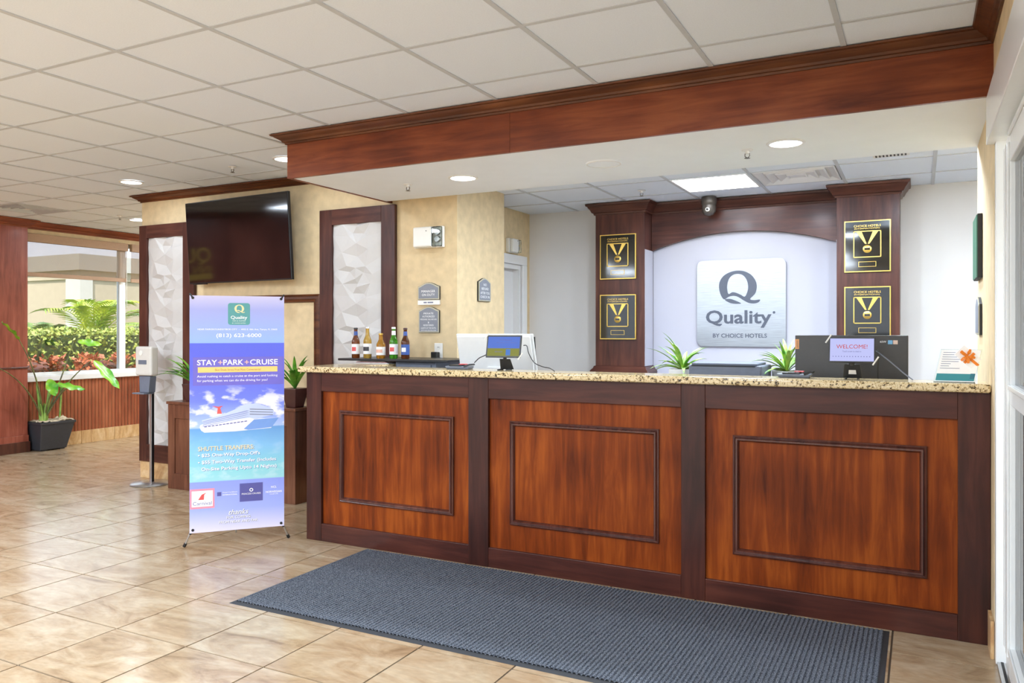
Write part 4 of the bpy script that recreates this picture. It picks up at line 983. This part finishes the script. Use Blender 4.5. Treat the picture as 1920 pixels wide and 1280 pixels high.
def screenmat(nm, c, s_=.85): return plain(nm, (0.01,0.01,0.01,1), .5, spec=.08, emit=srgb(*c), es=s_, noise=0)
def tablet(loc, rz, w, h, tilt, lab, zc, foot):
    t = root('tablet_stand', loc, lab, 'tablet', 'counter tablets', rot=(0,0,rz))
    ca, sa = math.cos(tilt), math.sin(tilt); vU = Vector((0, sa, ca)); O_ = Vector((0,-.02,zc))
    pt = lambda x, z, d: O_+Vector((x,0,0))+vU*z+Vector((0,-ca,sa))*d
    def plate(x0,x1,z0,z1,d0,d1):
        mb = MB(); mb.prism([pt(x0,z0,d0),pt(x1,z0,d0),pt(x1,z1,d0),pt(x0,z1,d0)], Vector((0,-ca,sa))*(d1-d0)); return mb
    plate(-w/2,w/2,-h/2,h/2,-.004,.004).build('body', M['black_plastic'], t, bevel=.003, **L)
    scr = plate(-w/2+.009,w/2-.009,-h/2+.009,h/2-.009,.004,.0046)
    for s_ in (-1,1): 
        MB().tube([(s_*.028, .035, .004), (s_*.028,-.05,.004)], .004, 6).build('foot', M['black_metal'] if 'black_metal' in M else M['black_matte'], t, **L)
    mb = MB(); mb.prism([(-.045,.03,.004),(.045,.03,.004),(.036,-.005,foot),(-.036,-.005,foot)], (0,.005,0)); mb.build('neck', M['black_matte'], t, bevel=.002, **L)
    mb = MB(); mb.prism([(-.018,.0195,.024),(.018,.0195,.024),(.016,.009,.045),(-.016,.009,.045)], (0,.001,0)); mb.build('neck_window', M['wall_grey'], t, **L)
    MB().tube([(0,.0,foot-.005), pt(0,-.01,-.006)], .012, 8).build('hinge', M['black_matte'], t, **L)
    for sx_, sz_, dx, dz in ((-1,1,-.010,-.034),(1,-1,.006,.030)):
        mb = MB(); a = pt(sx_*(w/2-.012), sz_*(h/2+.012), .008); b_ = pt(sx_*(w/2+.014), sz_*(h/2-.030), .008)
        mb.tube([a, b_], .004, 6); mb.build('corner_clip', M['white_plastic'], t, **L)
    return t, scr, pt, plate
ta, scr, pt, plate = tablet((-2.262, 4.335, GZ), math.radians(4), .232, .140, math.radians(12), 'black tablet on a stand showing a blue and olive screen, before the white monitor', .146, .07)
sc_ = plate(-.106,.106,-.012,.060,.004,.0048).build('screen', screenmat('scr_blue', (92,124,214)), ta, **L)
plate(-.106,.106,-.060,-.012,.004,.0048).build('screen_footer', screenmat('scr_olive', (140,142,66)), ta, **L)
plate(.018,.048,-.056,-.018,.0049,.0052).build('screen_tile', screenmat('scr_tile', (86,130,206)), ta, **L)
for t_, x, z, w_, h_ in (('Wi-Fi Network', .012, .040, .085, .010), ('Quality Inn Guest', .02, .022, .14, .007), ('Scan to join', -.03, -.034, .05, .012)):
    put(MB(), text2d(t_, w_, h_), pt(0,0,.0056), (1,0,0), tuple((pt(0,1,0)-pt(0,0,0))), (x,z)).build('lettering', INK['navy'], ta, **L)
tb, scr, pt, plate = tablet((-.300, 4.315, GZ), 0, .214, .128, math.radians(12), 'tablet on a stand showing an orange WELCOME! screen, before the black monitor', .146, .075)
plate(-.100,.100,-.057,.057,.004,.0048).build('screen', screenmat('scr_lav', (196,200,250)), tb, **L)
vU = tuple(pt(0,1,0)-pt(0,0,0))
put(MB(), text2d('WELCOME!', .142, .020), pt(0,0,.0054), (1,0,0), vU, (0,.016)).build('lettering', screenmat('scr_red', (206,62,44)), tb, **L)
put(MB(), text2d('Touch screen to check in', .085, .008), pt(0,0,.0054), (1,0,0), vU, (0,-.008)).build('lettering', INK['navy'], tb, **L)
for k in range(14): put(MB(), rect2(.004,.004), pt(0,0,.0054), (1,0,0), vU, (-.085+k*.0128,-.034)).build('screen_dot', INK['navy'], tb, **L)
# cords of the tablets
def cord(pts, lab, m_=None):
    P_ = [Vector(p) for p in pts]; out = []
    for i in range(len(P_)-1):
        p0, p1, p2, p3 = P_[max(i-1,0)], P_[i], P_[i+1], P_[min(i+2,len(P_)-1)]
        for k in range(6):
            t = k/6; out.append(.5*((2*p1)+(p2-p0)*t+(2*p0-5*p1+4*p2-p3)*t*t+(3*p1-p0-3*p2+p3)*t**3))
    out.append(P_[-1])
    tag(MB().tube(out, .003, 6).build('power_cord', m_ or M['black_plastic'], None, smooth=60), lab, 'cord', 'tablet cords')
cord([(-2.141,4.345,1.338),(-2.118,4.345,1.335),(-2.10,4.335,1.29),(-2.06,4.33,1.235),(-2.00,4.32,1.212),(-1.945,4.30,1.205),(-1.90,4.27,1.189)], 'black cord curling from the blue-screen tablet onto the granite')
cord([(-2.38,4.345,1.29),(-2.42,4.36,1.272),(-2.47,4.38,1.255),(-2.50,4.37,1.225)], 'short black cord from the blue-screen tablet to the card reader')
cord([(-.19,4.325,1.325),(-.185,4.33,1.322),(-.13,4.33,1.275),(-.075,4.32,1.225),(-.03,4.30,1.189)], 'grey cord slanting from the WELCOME! tablet down to the granite', M['grey_plastic'])
cord([(-.19,4.34,1.33),(-.185,4.40,1.32),(-.19,4.46,1.25),(-.19,4.50,1.10)], 'black cord hanging behind the WELCOME! tablet')
def reader(loc, rz, lab):
    t = root('card_reader', loc, lab, 'card reader', 'card payment terminals', rot=(0,0,rz))
    mb = MB().prism([(-.075,-.045,0),(.075,-.045,0),(.085,-.05,.020),(-.085,-.05,.020)], (0,.085,0)); mb.build('body', M['grey_plastic'], t, bevel=.006, **L)
    MB().box(-.055,.03,-.048,.030,.020,.028).build('screen', M['black_plastic'], t, bevel=.002, **L)
    MB().box(.0,.045,-.02,.02,.028,.034).build('red_key', INK['red'], t, bevel=.002, **L)
    MB().tube([(.05,-.05,.018),(.085,-.045,.030),(.09,.02,.030)], .006, 6).build('side_handle', M['black_plastic'], t, smooth=60, **L)
reader((-2.585, 4.335, GZ), math.radians(5), 'grey card reader on the granite near the white monitor')
reader((-.575, 4.345, GZ), 0, 'grey card reader on the granite in front of the striped plant')
# printed notice in a slanted clear holder with a bow-tied gift card
bh = root('brochure_holder', (.150, 4.285, GZ), 'slanted clear holder with white and teal printed notice at the counter end', 'notice holder', rot=(0,0,0))
T0 = math.radians(14); uu = Vector((1,0,0)); vv_ = Vector((.20, math.sin(T0), math.cos(T0))).normalized()
o_ = Vector((-.010,-.045,.004))
slab(MB(), [(-.084,0),(.084,0),(.084,.158),(-.084,.158)], o_, uu, vv_, (0,0), -.003, 0).build('clear_stand', M['acrylic'], bh, **L)
MB().box(-.094,.074,-.048,.05,0,.004).build('foot', M['acrylic'], bh, **L)
put(MB(), rect2(.160,.152), o_, uu, vv_, (0,.078), .0006).build('sheet', INK['white'], bh, **L)
put(MB(), rect2(.156,.034), o_, uu, vv_, (0,.022), .0010).build('teal_band', ink((50,140,150)), bh, **L)
put(MB(), rect2(.018,.026), o_, uu, vv_, (.068,.028), .0014).build('seal', ink((40,110,130)), bh, **L)
for k, w_ in enumerate((.05,.09,.06,.09,.07,.04,.035,.08)):
    put(MB(), rect2(w_,.0025), o_, uu, vv_, (-.07+w_/2, .142-k*.011), .0010).build('text_line', INK['grey'], bh, **L)
gc = root('gift_card', (.195, 4.288, 1.255), 'small white gift card tied with an orange ribbon bow on the notice holder', 'gift card')
gU = Vector((.72,.12,-.68)).normalized(); gV = Vector((.66,.16,.73)).normalized(); gO = Vector((0.0,-.030,.050))
slab(MB(), [(-.048,-.030),(.048,-.030),(.048,.030),(-.048,.030)], gO, gU, gV, (0,0), 0, .004).build('card', INK['white'], gc, **L)
orange = ink((232,130,30))
for p_ in ([(-.008,-.031),(.004,-.031),(.004,.031),(-.008,.031)], [(-.049,-.006),(.049,-.006),(.049,.006),(-.049,.006)]):
    slab(MB(), p_, gO, gU, gV, (.010,0), .004, .006).build('ribbon', orange, gc, **L)
for a in (0.5,1.9,3.3,4.6,5.6):
    d = gU*math.cos(a)+gV*math.sin(a); e = gU*-math.sin(a)+gV*math.cos(a); nn = gU.cross(gV); c = gO+nn*.008+gU*-.006
    MB().add([c, c+d*.016+e*.008+nn*.010, c+d*.034+e*.004+nn*.006, c+d*.034-e*.005+nn*.004, c+d*.016-e*.008+nn*.004], [(0,1,2,3,4)]).build('bow_loop', orange, gc, **L)
# signs on the short wall at the right end
rs = root('green_sign', (XR, 4.92, 1.70), 'dark green framed notice on the short wall at the counter end', 'sign')
slab(MB(), [(-.17,0),(.17,0),(.17,.33),(-.17,.33)], (XR-.001,4.92,1.70), (0,-1,0), (0,0,1), (0,0), 0, .022).build('frame', M['black_matte'], rs, bevel=.002)
slab(MB(), [(-.165,.005),(.165,.005),(.165,.325),(-.165,.325)], (XR-.001,4.92,1.70), (0,-1,0), (0,0,1), (0,0), .022, .026).build('face', ink((50,110,86)), rs)
arch_sign('wall_sign', (XR-.001, 4.90, 1.405), (0,-1,0), .25, .20, [], 'grey arched sign seen edge-on below the green notice at the counter end')

# ------------------------------------------------------------------ OFFICE BACK WALL: pillars, arch, metal sign
YP, YA = 6.92, 7.165
bc = root('back_counter', (-1.4, 6.98, 0), 'low cabinet under the pillars along the office back wall', 'cabinet')
box('body', M['wood_dark'], bc, -2.80, 0.0, 6.78, YO-.005, 0, 1.005); box('top', M['wall_white'], bc, -2.83, .03, 6.75, YO-.005, 1.005, 1.035, bevel=.004)
PC = [(0,OC-.100),(.012,OC-.100),(.016,OC-.085),(.028,OC-.080),(.040,OC-.055),(.056,OC-.035),(.060,OC-.025),(.072,OC-.020),(.076,OC-.003),(0,OC-.003)]
PBs = [(0,1.036),(.040,1.036),(.042,1.060),(.034,1.072),(.020,1.085),(.012,1.105),(0,1.110)]
def pillar(x0, x1, lab, inner):
    p = root('pillar', ((x0+x1)/2, (YP+YO)/2, 1.035), lab, 'pillar', 'wood pillars by the metal sign')
    box('shaft', M['wood_dark'], p, x0, x1, YP, YO-.003, 1.036, OC-.003, bevel=.002)
    ring = [(x0,YO-.003),(x0,YP),(x1,YP),(x1,YO-.003)]
    MB().sweep(ring, PC).build('crown', M['wood_dark_h'], p, smooth=30); MB().sweep(ring, PBs).build('base_moulding', M['wood_dark_h'], p, smooth=30)
    if inner: box('white_side', M['wall_white'], p, x1, x1+.004, YP+.012, YA, 1.112, 2.165)
    else: box('white_side', M['wall_white'], p, x0-.004, x0, YP+.012, YA, 1.112, 2.165)
pillar(-2.665, -2.197, 'dark wood pillar beside the metal sign, on the side of the white office door', True)
pillar(-.596, -.140, 'dark wood pillar beside the metal sign, rising behind the black monitor', False)
struct(box('wall_office_panel', M['wall_white'], None, -2.193, -.600, YA+.012, YO-.002, 1.036, OC-.1))
n_ = 24; ap = [(-2.192,0,OC-.003)]
ar = root('arch_valance', (-1.396, YA, 2.16), 'dark wood arched valance between the two pillars above the metal sign', 'arch')
pts = [(-2.192, YA-.04, OC-.003)]+[(-2.192+1.591*i/n_, YA-.04, 2.165+.140*(1-abs(2*i/n_-1)**2.0)) for i in range(n_+1)]+[(-.601, YA-.04, OC-.003)]
MB().prism(pts, (0,.05,0)).build('board', M['wood_dark_h'], ar)
MB().sweep([(-2.192,YA-.04),(-.601,YA-.04)], PC).build('crown', M['wood_dark_h'], ar, smooth=30)
# brushed metal plate
m, n, l, b = newmat('brushed')
tc = n.new('ShaderNodeTexCoord'); mp = n.new('ShaderNodeMapping'); mp.inputs['Scale'].default_value = (2,2,180); l.new(tc.outputs['Object'], mp.inputs['Vector'])
t1 = n.new('ShaderNodeTexNoise'); t1.inputs['Scale'].default_value = 4; t1.inputs['Detail'].default_value = 3; l.new(mp.outputs[0], t1.inputs['Vector'])
r1 = ramp(n, [(.3, srgb(148,152,158)), (.7, srgb(180,185,192))]); l.new(t1.outputs['Fac'], r1.inputs['Fac']); l.new(r1.outputs[0], b.inputs['Base Color'])
b.inputs['Metallic'].default_value = .85; b.inputs['Roughness'].default_value = .28; b.inputs['Anisotropic'].default_value = .5
M['brushed'] = m; M['sign_dark'] = plain('sign_dark', srgb(74,80,94), .4, noise=.03)
ms = root('metal_sign', (-1.400, YA+.012, 1.290), 'square brushed metal sign with large dark Q and the word Quality', 'sign')
sc = (-1.400, YA+.012, 1.674)
slab(MB(), rrect(.755,.755,.055,8), sc, (1,0,0), (0,0,1), (0,0), 0, .016).build('stand_off', M['sign_dark'], ms)
slab(MB(), rrect(.763,.766,.058,8), sc, (1,0,0), (0,0,1), (0,0), .016, .024).build('plate', M['brushed'], ms)
kx = .763/1060; ky = .766/1055
qv = qmark(490*kx)
def s_at(x, y): return ((x-635)*kx, -(y-632)*ky)
def solid(flat, at_, nm='lettering'):
    put(MB(), flat, sc, (1,0,0), (0,0,1), at_, .0275).build(nm, M['sign_dark'], ms)
solid(qv, s_at(622,440), 'emblem')
solid(text2d('Quality', 785*kx, 215*ky, bold=.022), s_at(610,825))
solid(poly2d([[(.011*math.cos(2*PI*i/16), .011*math.sin(2*PI*i/16)) for i in range(16)]]), s_at(1030,750), 'registered_dot')
solid(text2d('BY CHOICE HOTELS', 645*kx, 50*ky, bold=.014), s_at(626,1027))
# award plaques
M['plaque'] = plain('plaque', srgb(22,20,16), .07, spec=.7, noise=.2)
def plaque(xc, z0, z1, w, lab, flag=True):
    t = root('award_plaque', (xc, YP, z0), lab, 'plaque', 'gold-edged award plaques'); h = z1-z0; c = (xc, YP-.001, (z0+z1)/2)
    slab(MB(), [(-w/2,-h/2),(w/2,-h/2),(w/2,h/2),(-w/2,h/2)], c, d0=0, d1=.018).build('board', M['gold'], t)
    slab(MB(), [(-w/2+.008,-h/2+.008),(w/2-.008,-h/2+.008),(w/2-.008,h/2-.008),(-w/2+.008,h/2-.008)], c, d0=.018, d1=.020).build('face', M['plaque'], t)
    fw = w*.60/2; fz1 = h*.30; fz0 = -h*.22
    mb = MB()
    for q in ([(-fw,fz0),(-fw+.007,fz0),(-fw+.007,fz1),(-fw,fz1)], [(fw-.007,fz0),(fw,fz0),(fw,fz1),(fw-.007,fz1)], [(-fw,fz1-.007),(fw,fz1-.007),(fw,fz1),(-fw,fz1)], [(-fw,fz0),(fw,fz0),(fw,fz0+.007),(-fw,fz0+.007)]): slab(mb, q, c, d0=.020, d1=.024)
    mb.build('inner_frame', M['gold'], t)
    for s_ in (-1,1):
        slab(MB(), [(s_*.004,.018),(s_*.016,.018),(s_*.078,fz1-.008),(s_*.040,fz1-.008)][::s_], c, d0=.020, d1=.0225).build('ribbon', M['gold'], t)
    md = MB().lathe([(.0,-.0245),(.028,-.0245),(.032,-.022),(.032,-.020)], (c[0],c[1],c[2]-.022), 24, 'y'); md.build('medal', M['gold'], t, smooth=40)
    put(MB(), rect2(.040,.018), c, at=(0,-.022), d=.0250).build('medal_mark', M['plaque'], t)
    put(MB(), text2d('CHOICE HOTELS', w*.58, h*.042), c, at=(0,h*.395), d=.0206).build('lettering', M['gold'], t)
    put(MB(), text2d('INTERNATIONAL', w*.56, h*.026), c, at=(0,h*.345), d=.0206).build('lettering', M['gold'], t)
    slab(MB(), [(-w*.19,-h*.40),(w*.19,-h*.40),(w*.19,-h*.30),(-w*.19,-h*.30)], c, d0=.020, d1=.0225).build('name_plate', M['gold'], t)
    slab(MB(), [(-w*.18,-h*.393),(w*.18,-h*.393),(w*.18,-h*.307),(-w*.18,-h*.307)], c, d0=.0225, d1=.023).build('name_field', M['plaque'], t)
plaque(-2.443, 1.902, 2.310, .343, 'upper gold-edged medal plaque on the pillar nearest the white door')
plaque(-2.443, 1.353, 1.760, .343, 'lower gold-edged medal plaque on the pillar nearest the white door')
plaque(-.370, 1.895, 2.302, .335, 'upper gold-edged medal plaque on the pillar behind the black monitor')
plaque(-.370, 1.372, 1.779, .335, 'lower gold-edged medal plaque partly hidden by the black monitor')
# dome camera
dc = root('security_camera', (-1.632, 6.975, 2.43), 'dark dome security camera hanging above the arch', 'camera')
MB().lathe([(.0,.165),(.062,.165),(.066,.13),(.064,.10),(.05,.085)], (0,0,0), 26).build('mount', M['bronze'], dc, smooth=40, **L)
MB().lathe([(.058,.10),(.062,.07),(.056,.035),(.036,.010),(0,.0)], (0,0,0), 26).build('dome', M['bronze'], dc, smooth=60, **L)
MB().lathe([(.0,-.066),(.016,-.064),(.020,-.058),(.020,-.045)], (0.0,0,.052), 16, 'y').build('lens', M['white_plastic'], dc, smooth=40, **L)
MB().lathe([(.0,-.068),(.010,-.0665)], (0.0,0,.052), 14, 'y').build('lens_glass', M['screen_off'], dc, **L)

# sign and plant on the wood-clad wall (mirrored in the TV)
qs = root('gold_sign', (-9.378, 3.1, 1.8), 'gold lettering QUALITY INN on the wood-clad wall', 'sign')
put(MB(), text2d('QUALITY', 1.25, .24), (-9.378,3.02,2.13), (0,1,0), (0,0,1), (0,0), .01).build('lettering', M['gold'], qs)
put(MB(), text2d('INN', .30, .10), (-9.378,2.55,1.945), (0,1,0), (0,0,1), (0,0), .01).build('lettering', M['gold'], qs)
put(MB(), rect2(1.2,.08), (-9.378,3.00,1.84), (0,1,0), (0,0,1), (0,0), .01).build('plate', M['gold'], qs)
strap_plant('floor_fern', (-8.95, 1.55, 0), ('sq', .15, .21, .75, M['pot_black']), 30, .95, .045, 'bushy green floor plant standing before the wood-clad wall, seen mirrored in the TV', 41, M['leaf_b'], None, (.7,1.5))
for o in bpy.data.objects:
    if '_o' in o: del o['_o']
S.cycles.max_bounces = 7; S.cycles.diffuse_bounces = 5; S.cycles.glossy_bounces = 3; S.cycles.transmission_bounces = 6; S.cycles.transparent_max_bounces = 8
S.cycles.caustics_reflective = False; S.cycles.caustics_refractive = False
